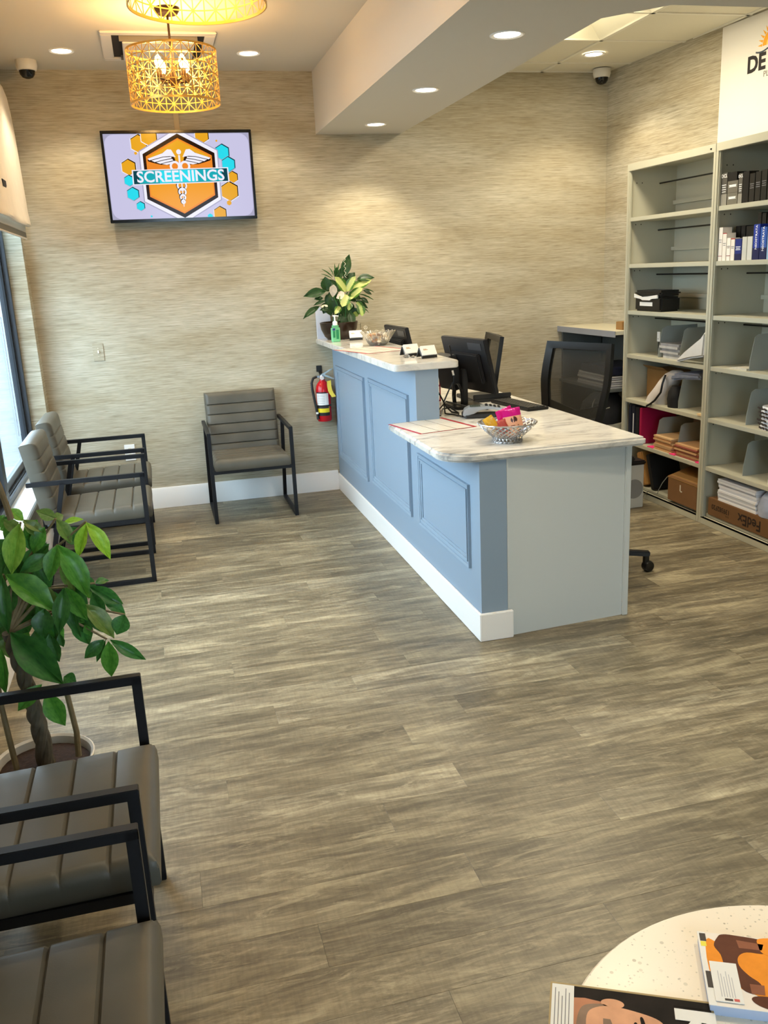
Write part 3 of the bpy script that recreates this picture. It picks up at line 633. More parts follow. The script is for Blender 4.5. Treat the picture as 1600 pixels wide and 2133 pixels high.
PACH = [[-0.392,2.378,1.007,-0.427,2.36,0.878,0.059,"l"],[-0.39,2.42,1.002,-0.34,2.42,0.965,0.03,"o"],[-0.389,2.441,0.981,-0.378,2.45,0.906,0.034,"d"],[-0.308,2.385,0.938,-0.246,2.37,0.783,0.063,"m"],[-0.308,2.378,0.938,-0.339,2.36,0.848,0.046,"m"],[-0.326,2.392,0.907,-0.411,2.38,0.874,0.047,"d"],[-0.442,2.364,0.879,-0.331,2.34,0.768,0.08,"m"],[-0.453,2.364,0.885,-0.454,2.34,0.723,0.047,"d"],[-0.304,2.42,1.002,-0.353,2.42,1.028,0.034,"o"],[-0.31,2.434,0.995,-0.288,2.44,1.003,0.03,"o"],[-0.305,2.42,0.998,-0.276,2.42,0.928,0.038,"o"],[-0.23,2.406,0.985,-0.18,2.4,0.875,0.042,"b"],[-0.231,2.42,0.981,-0.265,2.42,0.884,0.034,"b"],[-0.239,2.434,0.987,-0.298,2.44,0.975,0.021,"b"],[-0.274,2.455,0.964,-0.25,2.47,0.919,0.026,"d"],[-0.305,2.364,0.823,-0.331,2.34,0.704,0.046,"d"],[-0.303,2.378,0.818,-0.257,2.36,0.724,0.047,"m"],[-0.304,2.406,0.804,-0.285,2.4,0.662,0.039,"d"],[-0.453,2.357,0.72,-0.338,2.33,0.562,0.099,"d"],[-0.364,2.385,0.765,-0.379,2.37,0.689,0.06,"d"],[-0.368,2.42,0.678,-0.353,2.42,0.591,0.049,"d"],[-0.267,2.406,0.756,-0.198,2.4,0.646,0.052,"o"],[-0.248,2.434,0.795,-0.165,2.44,0.729,0.043,"d"],[-0.218,2.434,0.752,-0.163,2.44,0.697,0.035,"d"],[-0.163,2.406,0.71,-0.191,2.4,0.656,0.052,"d"],[-0.227,2.406,0.644,-0.284,2.4,0.599,0.039,"d"],[-0.215,2.399,0.64,-0.219,2.39,0.537,0.048,"m"],[-0.212,2.42,0.636,-0.122,2.42,0.56,0.035,"d"],[-0.225,2.434,0.632,-0.258,2.44,0.566,0.018,"d"],[-0.343,2.385,0.56,-0.31,2.37,0.543,0.04,"d"],[-0.393,2.371,0.526,-0.353,2.35,0.43,0.058,"m"],[-0.402,2.385,0.547,-0.471,2.37,0.486,0.044,"m"],[-0.486,2.378,0.67,-0.491,2.36,0.544,0.035,"m"],[-0.233,2.448,0.797,-0.196,2.46,0.797,0.026,"d"],[-0.261,2.434,0.727,-0.231,2.44,0.653,0.039,"d"],[-0.449,2.455,0.764,-0.408,2.47,0.708,0.067,"d"],[-0.448,2.455,0.72,-0.426,2.47,0.671,0.054,"d"],[-0.319,2.448,0.861,-0.268,2.46,0.78,0.056,"o"],[-0.422,2.441,1.035,-0.391,2.45,0.996,0.03,"l"],[-0.456,2.448,0.946,-0.462,2.46,0.859,0.03,"d"],[-0.439,2.434,1.014,-0.417,2.44,0.993,0.03,"d"],[-0.448,2.42,0.986,-0.398,2.42,1.001,0.038,"m"],[-0.342,2.42,0.674,-0.336,2.42,0.633,0.022,"d"],[-0.437,2.462,0.846,-0.394,2.48,0.76,0.07,"d"],[-0.367,2.455,0.796,-0.348,2.47,0.722,0.053,"d"],[-0.304,2.455,0.743,-0.27,2.47,0.642,0.049,"d"],[-0.273,2.42,0.69,-0.263,2.42,0.657,0.022,"m"],[-0.392,2.462,0.947,-0.354,2.48,0.907,0.052,"d"],[-0.296,2.448,0.939,-0.258,2.46,0.918,0.03,"d"],[-0.458,2.42,0.921,-0.492,2.42,0.842,0.043,"d"],[-0.474,2.42,0.865,-0.537,2.42,0.789,0.052,"d"],[-0.457,2.42,0.979,-0.509,2.42,0.944,0.047,"m"],[-0.466,2.434,0.731,-0.529,2.44,0.672,0.066,"d"],[-0.495,2.455,0.661,-0.553,2.47,0.597,0.054,"d"],[-0.443,2.425,0.833,-0.471,2.427,0.739,0.049,"d"],[-0.298,2.458,0.825,-0.229,2.475,0.74,0.048,"m"],[-0.347,2.472,0.923,-0.389,2.494,0.813,0.047,"d"],[-0.481,2.439,0.709,-0.466,2.447,0.599,0.054,"o"],[-0.357,2.451,0.71,-0.366,2.464,0.612,0.054,"d"],[-0.453,2.441,0.926,-0.535,2.45,0.884,0.049,"o"],[-0.323,2.484,0.788,-0.286,2.512,0.702,0.044,"d"],[-0.339,2.46,0.922,-0.412,2.477,0.828,0.055,"d"],[-0.382,2.465,0.674,-0.373,2.484,0.585,0.048,"m"],[-0.496,2.474,0.746,-0.528,2.497,0.661,0.044,"d"],[-0.498,2.482,0.8,-0.488,2.508,0.687,0.045,"d"],[-0.404,2.422,0.692,-0.397,2.423,0.613,0.049,"d"],[-0.276,2.445,0.88,-0.256,2.456,0.763,0.043,"d"],[-0.297,2.459,0.853,-0.263,2.476,0.751,0.049,"o"],[-0.297,2.451,0.722,-0.273,2.464,0.612,0.056,"d"],[-0.381,2.421,0.825,-0.338,2.422,0.746,0.048,"o"],[-0.359,2.484,0.926,-0.394,2.512,0.836,0.044,"o"],[-0.351,2.438,0.758,-0.274,2.445,0.687,0.056,"m"],[-0.442,2.479,0.797,-0.449,2.504,0.706,0.053,"d"],[-0.43,2.471,0.866,-0.49,2.494,0.81,0.049,"d"],[-0.398,2.465,0.78,-0.388,2.485,0.685,0.051,"d"],[-0.472,2.48,0.886,-0.504,2.506,0.772,0.046,"d"],[-0.495,2.475,0.763,-0.509,2.499,0.656,0.044,"d"],[-0.368,2.44,0.923,-0.429,2.448,0.832,0.04,"d"],[-0.314,2.444,0.869,-0.253,2.455,0.778,0.042,"m"],[-0.438,2.453,0.816,-0.425,2.468,0.721,0.041,"o"],[-0.282,2.479,0.827,-0.291,2.504,0.734,0.052,"o"],[-0.286,2.428,0.811,-0.287,2.432,0.698,0.056,"d"],[-0.512,2.483,0.713,-0.595,2.51,0.618,0.057,"o"],[-0.479,2.421,0.858,-0.475,2.422,0.766,0.042,"o"],[-0.432,2.48,0.691,-0.466,2.506,0.595,0.043,"m"],[-0.431,2.439,0.951,-0.497,2.447,0.908,0.041,"d"],[-0.377,2.457,0.716,-0.341,2.473,0.631,0.043,"m"],[-0.472,2.423,0.903,-0.556,2.425,0.837,0.052,"d"],[-0.502,2.442,0.706,-0.566,2.452,0.658,0.048,"d"],[-0.484,2.489,0.865,-0.517,2.519,0.773,0.043,"m"],[-0.469,2.432,0.831,-0.531,2.438,0.766,0.039,"d"],[-0.409,2.482,0.777,-0.437,2.509,0.667,0.039,"d"],[-0.417,2.452,0.835,-0.459,2.466,0.748,0.051,"d"],[-0.436,2.429,0.912,-0.495,2.433,0.824,0.041,"d"],[-0.285,2.429,0.862,-0.279,2.432,0.776,0.046,"o"],[-0.327,2.42,0.782,-0.303,2.42,0.707,0.048,"d"],[-0.433,2.399,1.018,-0.391,2.39,0.975,0.034,"o"],[-0.427,2.399,1.03,-0.458,2.39,0.987,0.034,"m"],[-0.403,2.406,1.005,-0.438,2.4,0.962,0.038,"m"],[-0.386,2.42,1.007,-0.356,2.42,0.954,0.034,"o"],[-0.355,2.434,1.0,-0.39,2.44,0.944,0.038,"m"],[-0.337,2.42,0.981,-0.377,2.42,0.911,0.042,"m"],[-0.306,2.441,0.896,-0.273,2.45,0.854,0.03,"d"],[-0.267,2.434,0.833,-0.236,2.44,0.774,0.035,"d"],[-0.241,2.42,0.782,-0.22,2.42,0.7,0.039,"d"],[-0.371,2.434,0.889,-0.355,2.44,0.791,0.048,"d"],[-0.439,2.434,0.915,-0.422,2.44,0.826,0.048,"d"],[-0.478,2.441,0.833,-0.448,2.45,0.739,0.053,"d"]]
PN = [[-0.393, 2.41, 1.003], [-0.311, 2.41, 0.931], [-0.457, 2.41, 0.866], [-0.305, 2.41, 1.003], [-0.23, 2.41, 0.986], [-0.309, 2.41, 0.808], [-0.163, 2.41, 0.708], [-0.219, 2.41, 0.643], [-0.464, 2.41, 0.701], [-0.229, 2.41, 0.81], [-0.401, 2.41, 0.522]]
TRK = [[-0.428, 2.41, 0.299], [-0.43, 2.41, 0.398], [-0.438, 2.41, 0.469], [-0.446, 2.41, 0.561], [-0.461, 2.41, 0.639], [-0.467, 2.41, 0.701]]
STK = [[[-0.501, 2.38, 0.308], [-0.507, 2.38, 0.406], [-0.512, 2.38, 0.502], [-0.51, 2.38, 0.586]], [[-0.335, 2.38, 0.317], [-0.331, 2.38, 0.391], [-0.34, 2.38, 0.503], [-0.354, 2.38, 0.559]], [[-0.41, 2.38, 1.021], [-0.416, 2.38, 1.061], [-0.424, 2.38, 1.106], [-0.43, 2.38, 1.138]]]
px, py = -.432, 2.415
pl = thing('potted_money_tree', 'potted tree with braided trunk and hand-shaped green leaves beside the foreground chair', 'potted plant', (px, py, 0))
pot = part('pot', MB().lathe([(.001, 0), (.09, 0), (.098, .01), (.128, .296), (.136, .298), (.138, .310), (.134, .312), (.128, .306), (.122, .25)], (px, py, 0), 36), mat('pot_white', 'D9D4CC', .35), pl, label='white round plastic pot')
part('soil', MB().lathe([(.122, .286), (.07, .293), (.001, .290)], (px, py, 0), 28), mat('soil', '33221A', .95, bump=1, bscale=120, var=.35, vscale=90), pot)
BARK = mat('bark', '5A5347', .8, var=.18, vscale=40, bump=.4, bscale=90); TWIG = mat('twig', '7A6A4C', .7, var=.12, vscale=60)
c0 = [Vector(p) for p in TRK]; c0[0].z = .27
def along(f_):
    f_ *= len(c0) - 1; i = min(int(f_), len(c0) - 2); return c0[i].lerp(c0[i + 1], f_ - i)
for s in range(3):
    pts = []; rs = []
    for k in range(36):
        t_ = k / 35; a = t_ * 2 * PI * 2.6 + s * 2 * PI / 3; c_ = along(t_); r_ = .012 - .003 * t_; pts.append(c_ + Vector((math.cos(a) * r_, math.sin(a) * r_, 0))); rs.append(.0145 - .004 * t_)
    part('trunk_strand', MB().tube(pts, rs, 9), BARK, pl)
top = Vector(TRK[-1])
for k, q in enumerate(PN):
    q = Vector(q); c_ = top.lerp(q, .5) + Vector((0, .03, .05 if q.z > top.z else .06))
    if k == 10: continue
    part('branch', MB().tube([top, c_, q], [.006, .004, .003], 7), TWIG, pl)
for st in STK: part('stem', MB().tube(st, [.0085, .008, .0075, .006], 8), TWIG, pl)
kinds = {'m': 'leaf_mid', 'd': 'leaf_dark', 'l': 'leaf_lime', 'b': 'leaf_bright', 'o': 'leaf_olive'}
LM = {k: [leafmesh('leaf', MATS[v], 'lance', dr, fo) for dr, fo in ((.16, .5), (.26, .35))] for k, v in kinds.items()}
for k, (a, b, c_, d, e, f_, w, kd) in enumerate(PACH):
    add_leaf(LM[kd][k % 2], (a, b, c_), (d, e, f_), min(w, .07 + (w - .07) * .5) * 1.0, pl, rnd.uniform(-.35, .35))

DIEF = [[1.314,6.29,1.422,1.268,6.29,1.329,0.061,"d"],[1.354,6.3,1.391,1.392,6.31,1.303,0.061,"d"],[1.263,6.3,1.453,1.2,6.31,1.38,0.056,"d"],[1.389,6.305,1.447,1.466,6.32,1.404,0.045,"d"],[1.32,6.31,1.46,1.299,6.33,1.532,0.056,"d"],[1.401,6.305,1.484,1.457,6.32,1.524,0.051,"d"],[1.239,6.3,1.474,1.175,6.31,1.514,0.045,"d"],[1.223,6.29,1.399,1.178,6.29,1.32,0.056,"d"],[1.27,6.28,1.387,1.282,6.27,1.301,0.061,"d"],[1.355,6.27,1.344,1.337,6.25,1.279,0.056,"d"],[1.42,6.28,1.388,1.465,6.27,1.338,0.04,"w"],[1.324,6.31,1.526,1.283,6.33,1.599,0.045,"d"],[1.375,6.31,1.538,1.433,6.33,1.592,0.045,"d"],[1.454,6.29,1.415,1.513,6.29,1.374,0.03,"d"],[1.183,6.28,1.429,1.117,6.27,1.424,0.03,"d"],[1.348,6.265,1.466,1.268,6.24,1.569,0.066,"v"],[1.351,6.265,1.466,1.416,6.24,1.566,0.056,"v"],[1.401,6.275,1.477,1.534,6.26,1.535,0.066,"v"],[1.379,6.255,1.424,1.459,6.22,1.484,0.056,"v"],[1.344,6.24,1.445,1.297,6.19,1.364,0.066,"v"],[1.343,6.245,1.412,1.384,6.2,1.42,0.038,"v"],[1.292,6.24,1.365,1.242,6.19,1.318,0.038,"v"],[1.362,6.245,1.392,1.344,6.2,1.337,0.04,"w"],[1.439,6.26,1.369,1.448,6.23,1.29,0.051,"w"],[1.436,6.29,1.544,1.565,6.29,1.55,0.056,"d"],[1.345,6.305,1.563,1.398,6.32,1.718,0.056,"d"],[1.206,6.28,1.475,1.042,6.27,1.446,0.056,"d"],[1.153,6.27,1.375,1.026,6.25,1.295,0.04,"d"],[1.213,6.29,1.484,1.209,6.29,1.574,0.061,"d"],[1.367,6.24,1.325,1.361,6.19,1.223,0.045,"d"],[1.479,6.3,1.466,1.544,6.31,1.434,0.03,"d"],[1.195,6.27,1.41,1.105,6.25,1.382,0.02,"d"],[1.226,6.27,1.356,1.147,6.25,1.347,0.03,"d"],[1.291,6.305,1.49,1.238,6.32,1.554,0.04,"d"],[1.351,6.305,1.487,1.369,6.32,1.576,0.056,"d"],[1.413,6.29,1.398,1.506,6.29,1.34,0.035,"d"],[1.322,6.265,1.313,1.322,6.24,1.242,0.066,"d"],[1.242,6.28,1.426,1.249,6.27,1.331,0.066,"d"],[1.204,6.275,1.381,1.23,6.26,1.304,0.056,"d"],[1.298,6.275,1.376,1.32,6.26,1.299,0.066,"d"],[1.39,6.305,1.466,1.419,6.32,1.388,0.066,"d"],[1.29,6.305,1.471,1.248,6.32,1.397,0.071,"d"],[1.41,6.29,1.35,1.411,6.29,1.283,0.056,"d"],[1.287,6.305,1.58,1.288,6.32,1.664,0.008,"p"],[1.297,6.305,1.579,1.322,6.32,1.663,0.008,"p"],[1.272,6.305,1.58,1.244,6.32,1.638,0.008,"p"],[1.266,6.305,1.567,1.194,6.32,1.626,0.007,"p"],[1.261,6.305,1.557,1.187,6.32,1.594,0.007,"p"],[1.254,6.3,1.544,1.177,6.31,1.557,0.007,"p"],[1.345,6.3,1.572,1.393,6.31,1.584,0.007,"p"],[1.345,6.3,1.568,1.369,6.31,1.599,0.007,"p"],[1.286,6.305,1.566,1.303,6.32,1.635,0.03,"d"],[1.315,6.305,1.555,1.333,6.32,1.629,0.035,"d"],[1.446,6.29,1.444,1.55,6.29,1.398,0.009,"p"],[1.483,6.29,1.478,1.557,6.29,1.45,0.007,"p"],[1.458,6.28,1.353,1.505,6.27,1.312,0.009,"p"],[1.247,6.255,1.431,1.253,6.22,1.518,0.051,"c"],[1.27,6.245,1.425,1.322,6.2,1.456,0.056,"c"],[1.182,6.265,1.383,1.161,6.24,1.365,0.015,"c"],[1.182,6.265,1.383,1.206,6.24,1.37,0.015,"c"],[1.401,6.28,1.322,1.422,6.27,1.288,0.051,"w"]]
cp = thing('counter_planter', 'leafy mixed plant with yellow-green leaves in a dark bowl on the raised counter', 'potted plant', (1.285, 6.28, 1.14))
bowl = part('bowl', MB().lathe([(.001, 0), (.085, 0), (.105, .02), (.128, .07), (.136, .118), (.130, .120), (.118, .07)], (1.285, 6.28, 1.14), 32), mat('bowl_brown', '2E2118', .25, var=.2, vscale=6), cp, label='dark brown glazed bowl')
part('soil', MB().lathe([(.128, .105), (.001, .112)], (1.285, 6.28, 1.14), 24), MATS['soil'], bowl)
DM = {'v': 'leaf_variegated', 'w': 'leaf_halfpale', 'd': 'leaf_deep', 'p': 'leaf_dark'}
DL = {k: leafmesh('leaf', MATS[v], 'lance' if k in 'dp' else 'ovate', .12, .3) for k, v in DM.items()}
DL['c'] = leafmesh('butterfly_wing', mat('wing_cream', 'DCC9AE', .7, var=.15, vscale=3), 'obovate', .05, .1)
for k, (a, b, c_, d, e, f_, w, kd) in enumerate(DIEF):
    add_leaf(DL[kd], (a, b, c_), (d, e, f_), w * (1.1 if kd in 'pc' else 1.3), cp, rnd.uniform(-.2, .2), name='butterfly_wing' if kd == 'c' else 'leaf')
stm = MB()
for k in range(9): stm.tube([(1.285 + .05 * math.cos(k * 2.4), 6.28 + .04 * math.sin(k * 2.4), 1.245), (1.30 + .04 * math.cos(k * 2.4 + 1), 6.28 + .03 * math.sin(k), 1.36), (1.32 + .07 * math.cos(k * 2.4), 6.28, 1.46)], .004, 6)
part('stem', stm, MATS['leaf_dark'], cp)
spi = [(1.345 + .006 * math.cos(k * .8), 6.25 + .006 * math.sin(k * .8), 1.56 + k * .004) for k in range(34)]
part('curly_pick', MB().tube(spi, .0016, 5), mat('pick_cream', 'D9D2BE', .5), cp)

# ------------------------------------------------------------------ things on the raised counter
ZT = 1.14
single('leaflet_stand', MB().prism([(6.405, 1.14), (6.44, 1.14), (6.448, 1.36), (6.44, 1.36)], 1.150, 1.255, 'x'), mat('acrylic_pale', 'C9CEDB', .2), (1.2, 6.42, 1.14), 'pale upright leaflet stand behind the counter plant', 'leaflet stand')
t = thing('sanitizer_bottle', 'green hand sanitizer bottle with a white pump', 'bottle', (1.205, 6.02, ZT))
bt = part('bottle', MB().prism(rrect(1.174, 1.236, 6.002, 6.038, .014), ZT, ZT + .098).prism(rrect(1.181, 1.229, 6.006, 6.034, .013), ZT + .098, ZT + .114), mat('sanitizer_green', '8FE6AE', .12, trans=.45), t, bevel=.004, label='clear green gel bottle')
part('label_print', MB().box(1.184, 1.198, 6.0005, 6.0018, ZT + .03, ZT + .075).box(1.206, 1.224, 6.0005, 6.0018, ZT + .02, ZT + .082), mat('label_green', '1E7A4E', .4), bt)
part('brand_oval', MB().box(1.182, 1.2, 6.0002, 6.0016, ZT + .078, ZT + .092), mat('label_blue', '23306E', .4), bt)
part('pump', MB().lathe([(.017, .112), (.017, .132), (.012, .138), (.006, .140), (.006, .168), (.009, .169), (.009, .178), (.001, .179)], (1.205, 6.02, ZT), 16).bar((1.19, 6.02, ZT + .176), (1.232, 6.02, ZT + .172), .01, .007), mat('pump_white', 'F3F3F0', .35), t)
def cardholder(x, y, rz, label):
    t = thing('card_holder', label, 'card holder', (x, y, ZT), rz, 'business card holders')
    p = [(-.028, .002), (-.022, .002), (-.016, .012), (.008, .05), (.030, .008), (.034, .010), (.010, .056), (.004, .056), (-.020, .016), (-.026, .016)]
    part('stand', MB().prism(p, -.046, .046, 'x'), DGREY, t, world=False)
    for k in range(6):
        o = .0016 * k
        part('business_card', MB().bar((0, -.0225 - o, .016 + o * .6), (0, .004 - o, .061 + o * .6), .088, .0014, (0, -1, .6)), PAPER, t, world=False) if k in (0, 5) else None
    text('card_print', 'CARD', mat('print_grey', '8C8378', .7), t, frame_axes((-.02, -.0195, .052), (1, 0, 0), (0, .026, .045)), .008, 0, .0002, world=False) if False else None
    part('print_line', MB().bar((-.032, -.017, .0455), (-.005, -.017, .0455), .002, .0012, (0, -1, .6)).bar((-.032, -.0148, .0495), (-.012, -.0148, .0495), .002, .0012, (0, -1, .6)), mat('print_orange', 'C08A4A', .7), t, world=False)
cardholder(1.353, 6.06, -.1, 'card holder with white cards beside the sanitizer bottle')
cardholder(1.338, 4.66, .25, 'left one of the two card holders at the counter end')
cardholder(1.385, 4.50, .25, 'right one of the two card holders at the counter end')
# glass bowl of wrapped sweets
GLS = mat('cut_glass', 'F4F0E6', .05, trans=.9, ior=1.4)
bx, by = 1.376, 5.517
t = thing('glass_bowl', 'ribbed clear glass bowl of sweets on the raised counter', 'bowl', (bx, by, ZT))
def bw(a, b):
    th = 2 * PI * a / 72; pr = [(.055, .001), (.068, .02), (.088, .052), (.108, .083), (.112, .087), (.108, .086), (.086, .055), (.065, .024), (.04, .010), (.002, .008)][b]
    k = 1 + (.035 if b < 6 else .015) * math.cos(th * 18) * (b > 0); return (bx + pr[0] * k * math.cos(th), by + pr[0] * k * math.sin(th), ZT + pr[1] + (.004 * math.cos(th * 18) if b in (4, 5) else 0))
part('glass', MB().grid(bw, 72, 10, True), GLS, t, fixn=False)
part('foot', MB().lathe([(.001, 0), (.054, 0), (.056, .003), (.001, .008)], (bx, by, ZT), 24), GLS, t)
cm_ = [mat('candy_gold', 'C89A4E', .35), mat('candy_cream', 'E6DCC8', .4), mat('candy_brown', '6A4630', .4), mat('candy_orange', 'C97B3A', .4), mat('candy_grey', '7E7A78', .3, .5), mat('candy_white', 'F1EEE8', .35)]
cme = [MB().lathe([(.0005, -.011), (.008, -.009), (.0115, 0), (.008, .009), (.0005, .011)], (0, 0, 0), 9).xf(Matrix.Diagonal((1.25, .85, .8, 1))).mesh('sweet', m_) for m_ in cm_]
names = ['gold', 'cream', 'brown', 'orange', 'silver grey', 'white']
for k in range(64):
    lv = k // 17; rr = (.045, .06, .070, .062)[lv] * math.sqrt(rnd.uniform(.04, 1)); th = rnd.uniform(0, 2 * PI); z = ZT + .019 + lv * .0155 + rnd.uniform(0, .004); ci = rnd.randrange(6)
    o = bpy.data.objects.new('wrapped_sweet', cme[ci]); COL.objects.link(o); o.location = (bx + rr * math.cos(th), by + rr * math.sin(th), z); o.rotation_euler = (rnd.uniform(-1, 1), rnd.uniform(-1, 1), rnd.uniform(0, 6))
    tag(o, names[ci] + ' wrapped sweet lying in the glass bowl', 'sweet', 'sweets in the glass bowl')
# laminated calendar sheets with red edges
RED = mat('sheet_red', 'A3262F', .3); INK = mat('ink_dark', '3A3330', .6); INKL = mat('ink_light', 'A39A8F', .7); LAM = mat('laminate_white', 'D6D2C8', .25)
def sheet(corner, ux, uy, label, w, h):
    """corner near-left, ux along the long side, uy across"""
    t = thing('laminated_sheet', label, 'paper sheet', corner); M = frame_axes(corner, ux, uy)
    base = MB().box(0, w, 0, h, 0, .0012).xf(M); part('red_border', base, RED, t)
    part('page', MB().box(.016, w - .022, .004, h - .004, .001, .0016).xf(M), LAM, t)
    ln = MB()
    for k in (1, 2): ln.box(.016 + (w - .032) * k / 3 - .0018, .016 + (w - .032) * k / 3 + .0018, .004, h - .004, .0015, .0019)
    ln.box(.016, w - .016, .003, .006, .0015, .0019).box(.016, w - .016, h - .006, h - .003, .0015, .0019)
    part('ruled_line', ln.xf(M), INK, t)
    ll = MB()
    for k in range(1, 8): ll.box(.02, w - .02, h * k / 8 - .0008, h * k / 8 + .0008, .0014, .0018)
    for k in range(1, 15): ll.box(.016 + (w - .032) * k / 15 - .0004, .016 + (w - .032) * k / 15 + .0004, .006, h - .006, .0014, .0018)
    part('grid_print', ll.xf(M), INKL, t)
    return t
sheet((1.160, 3.915, .845), (.02, 1, 0), (-1, .18, 0), 'x', .36, .30) if False else None
def quad_sheet(p0, ux, label, w, h): 
    u = Vector(ux).normalized(); return sheet(p0, (u.x, u.y, 0), (-u.y, u.x, 0), label, w, h)
quad_sheet((1.163, 3.935, .845), (.305, .06, 0), 'white laminated calendar sheet with red edges on the lower desk top', .315, .345)
quad_sheet((1.175, 4.975, ZT), (.305, .09, 0), 'white laminated calendar sheet with red edges beside the glass bowl', .30, .42)
single('crystal_clip', MB().lathe([(.0005, 0), (.016, 0), (.02, .008), (.012, .018), (.0005, .02)], (1.30, 4.60, ZT), 7).lathe([(.0005, 0), (.012, 0), (.013, .006), (.0005, .012)], (1.33, 4.575, ZT), 6), GLS, (1.31, 4.59, ZT), 'small clear glass trinket in front of the card holders', 'trinket', smooth=False)

# ------------------------------------------------------------------ things on the lower desk top
ZD = .845
bkx, bky = 1.462, 3.588
t = thing('woven_basket', 'silver woven basket of snack packets on the lower desk top', 'basket', (bkx, bky, ZD))
wv = MB(); NS = 24
def bp(a, s_, r_off=0):
    if s_ < .22: r = .062 + .002 * s_; z = s_ / .22 * .022
    else: q = (s_ - .22) / .78; r = .060 + .068 * q ** .85; z = .022 + .062 * q
    return (bkx + (r + r_off) * math.cos(a), bky + (r + r_off) * math.sin(a), ZD + z + .001)
for k in range(NS):
    for dr in (-1, 1):
        pts = []
        for j in range(15): s_ = j / 14; a = 2 * PI * k / NS + dr * s_ * 1.05; pts.append(bp(a, s_, .0016 * dr * (1 if (j % 2) else -1)))
        wv.tube(pts, .0040, 5, False)
part('weave', wv, SILVER, t)
rm = [bp(2 * PI * k / 60, 1.0 + .012 * math.sin(k * PI / 2)) for k in range(61)]
part('rim', MB().tube(rm, .0035, 6), SILVER, t); part('foot_ring', MB().tube([bp(2 * PI * k / 40, .02) for k in range(41)], .0035, 6), SILVER, t)
part('floor_of_basket', MB().lathe([(.001, .024), (.058, .026)], (bkx, bky, ZD), 24), SILVER, t)
def packet(c_, ux, uy, w, h, th, mats, label, split=.5):
    t = thing('snack_packet', label, 'snack packet', c_, 0, 'snack packets in the basket'); M = frame_axes(c_, ux, uy); n = 9
    def pf(sg, lo, hi):
        def fn(a, b):
            u = a / (n - 1); v_ = lo + (hi - lo) * b / (n - 1); bul = th / 2 * (math.sin(PI * u) * math.sin(PI * v_)) ** .5
            return ((u - .5) * w, v_ * h, sg * (bul + .0004) + .002 * math.sin(u * 17 + v_ * 9))
        return fn
    part('upper_wrap', MB().grid(pf(1, split, 1), n, n).grid(pf(-1, split, 1), n, n).xf(M), mats[0], t, fixn=False)
    part('lower_wrap', MB().grid(pf(1, 0, split), n, n).grid(pf(-1, 0, split), n, n).xf(M), mats[1], t, fixn=False)
    if len(mats) > 2: part('badge', MB().lathe([(.001, .003), (.014, .001), (.015, -.001)], (.004, h * .56, th / 2 - .001), 16).xf(M), mats[2], t); part('print_line', MB().box(-.02, .022, h * .34, h * .36, th / 2 - .003, th / 2 - .0005).box(-.012, .016, h * .28, h * .3, th / 2 - .003, th / 2 - .001).box(-.02, .03, h * .14, h * .19, th / 2 - .007, th / 2 - .003).xf(M), mats[2], t)
PK, PE, CH = mat('foil_pink', 'C8187E', .2, .1), mat('foil_peach', 'E0A482', .35), mat('choc_brown', '4A2A26', .3)
packet((1.492, 3.565, ZD + .03), (.97, -.15, .12), (-.12, .22, 1), .082, .118, .022, (PK, PE, CH), 'pink and peach snack packet standing at the front of the basket', .7)
packet((1.492, 3.612, ZD + .03), (.9, -.1, .35), (-.3, .2, 1), .075, .115, .018, (PK, PK), 'pink foil packet tucked behind the peach one')
packet((1.425, 3.60, ZD + .03), (.6, -.5, .5), (-.55, .1, .9), .05, .095, .016, (mat('foil_yellow', 'D9A32E', .25), MATS['foil_yellow']), 'yellow snack packet leaning on the left side of the basket')
packet((1.445, 3.575, ZD + .03), (.8, -.4, .3), (-.3, .25, 1), .055, .07, .015, (mat('foil_red', 'A8443C', .3), MATS['foil_red']), 'small red packet between the yellow and pink ones')
# card terminal
t = thing('card_terminal', 'silver and black card payment terminal on the lower desk top', 'card terminal', (1.60, 4.245, ZD), -.32)
part('base', MB().prism(rrect(-.1, .07, -.04, .04, .015), 0, .022), DGREY, t, .005, world=False)
part('body', MB().prism([(-.108, .018), (-.10, .045), (-.075, .058), (-.04, .058), (.02, .062), (.11, .046), (.112, .036), (.02, .046), (-.02, .04), (-.05, .024), (-.1, .012)], -.041, .041, 'y'), mat('terminal_silver', '9FA6AD', .3, .5), t, .003, world=False)
for i in range(4):
    for j in range(3): part('key', MB().box(.008 + i * .021, .022 + i * .021, -.03 + j * .022, -.014 + j * .022, .058 - i * .003, .066 - i * .0035), BLKP, t, .002, world=False)
part('display', MB().box(-.07, -.015, -.03, .03, .0575, .0605), mat('display_grey', '4C5450', .15), t, .001, world=False)
part('slot_cover', MB().box(-.112, -.095, -.03, .03, .014, .03), BLKP, t, .003, world=False)
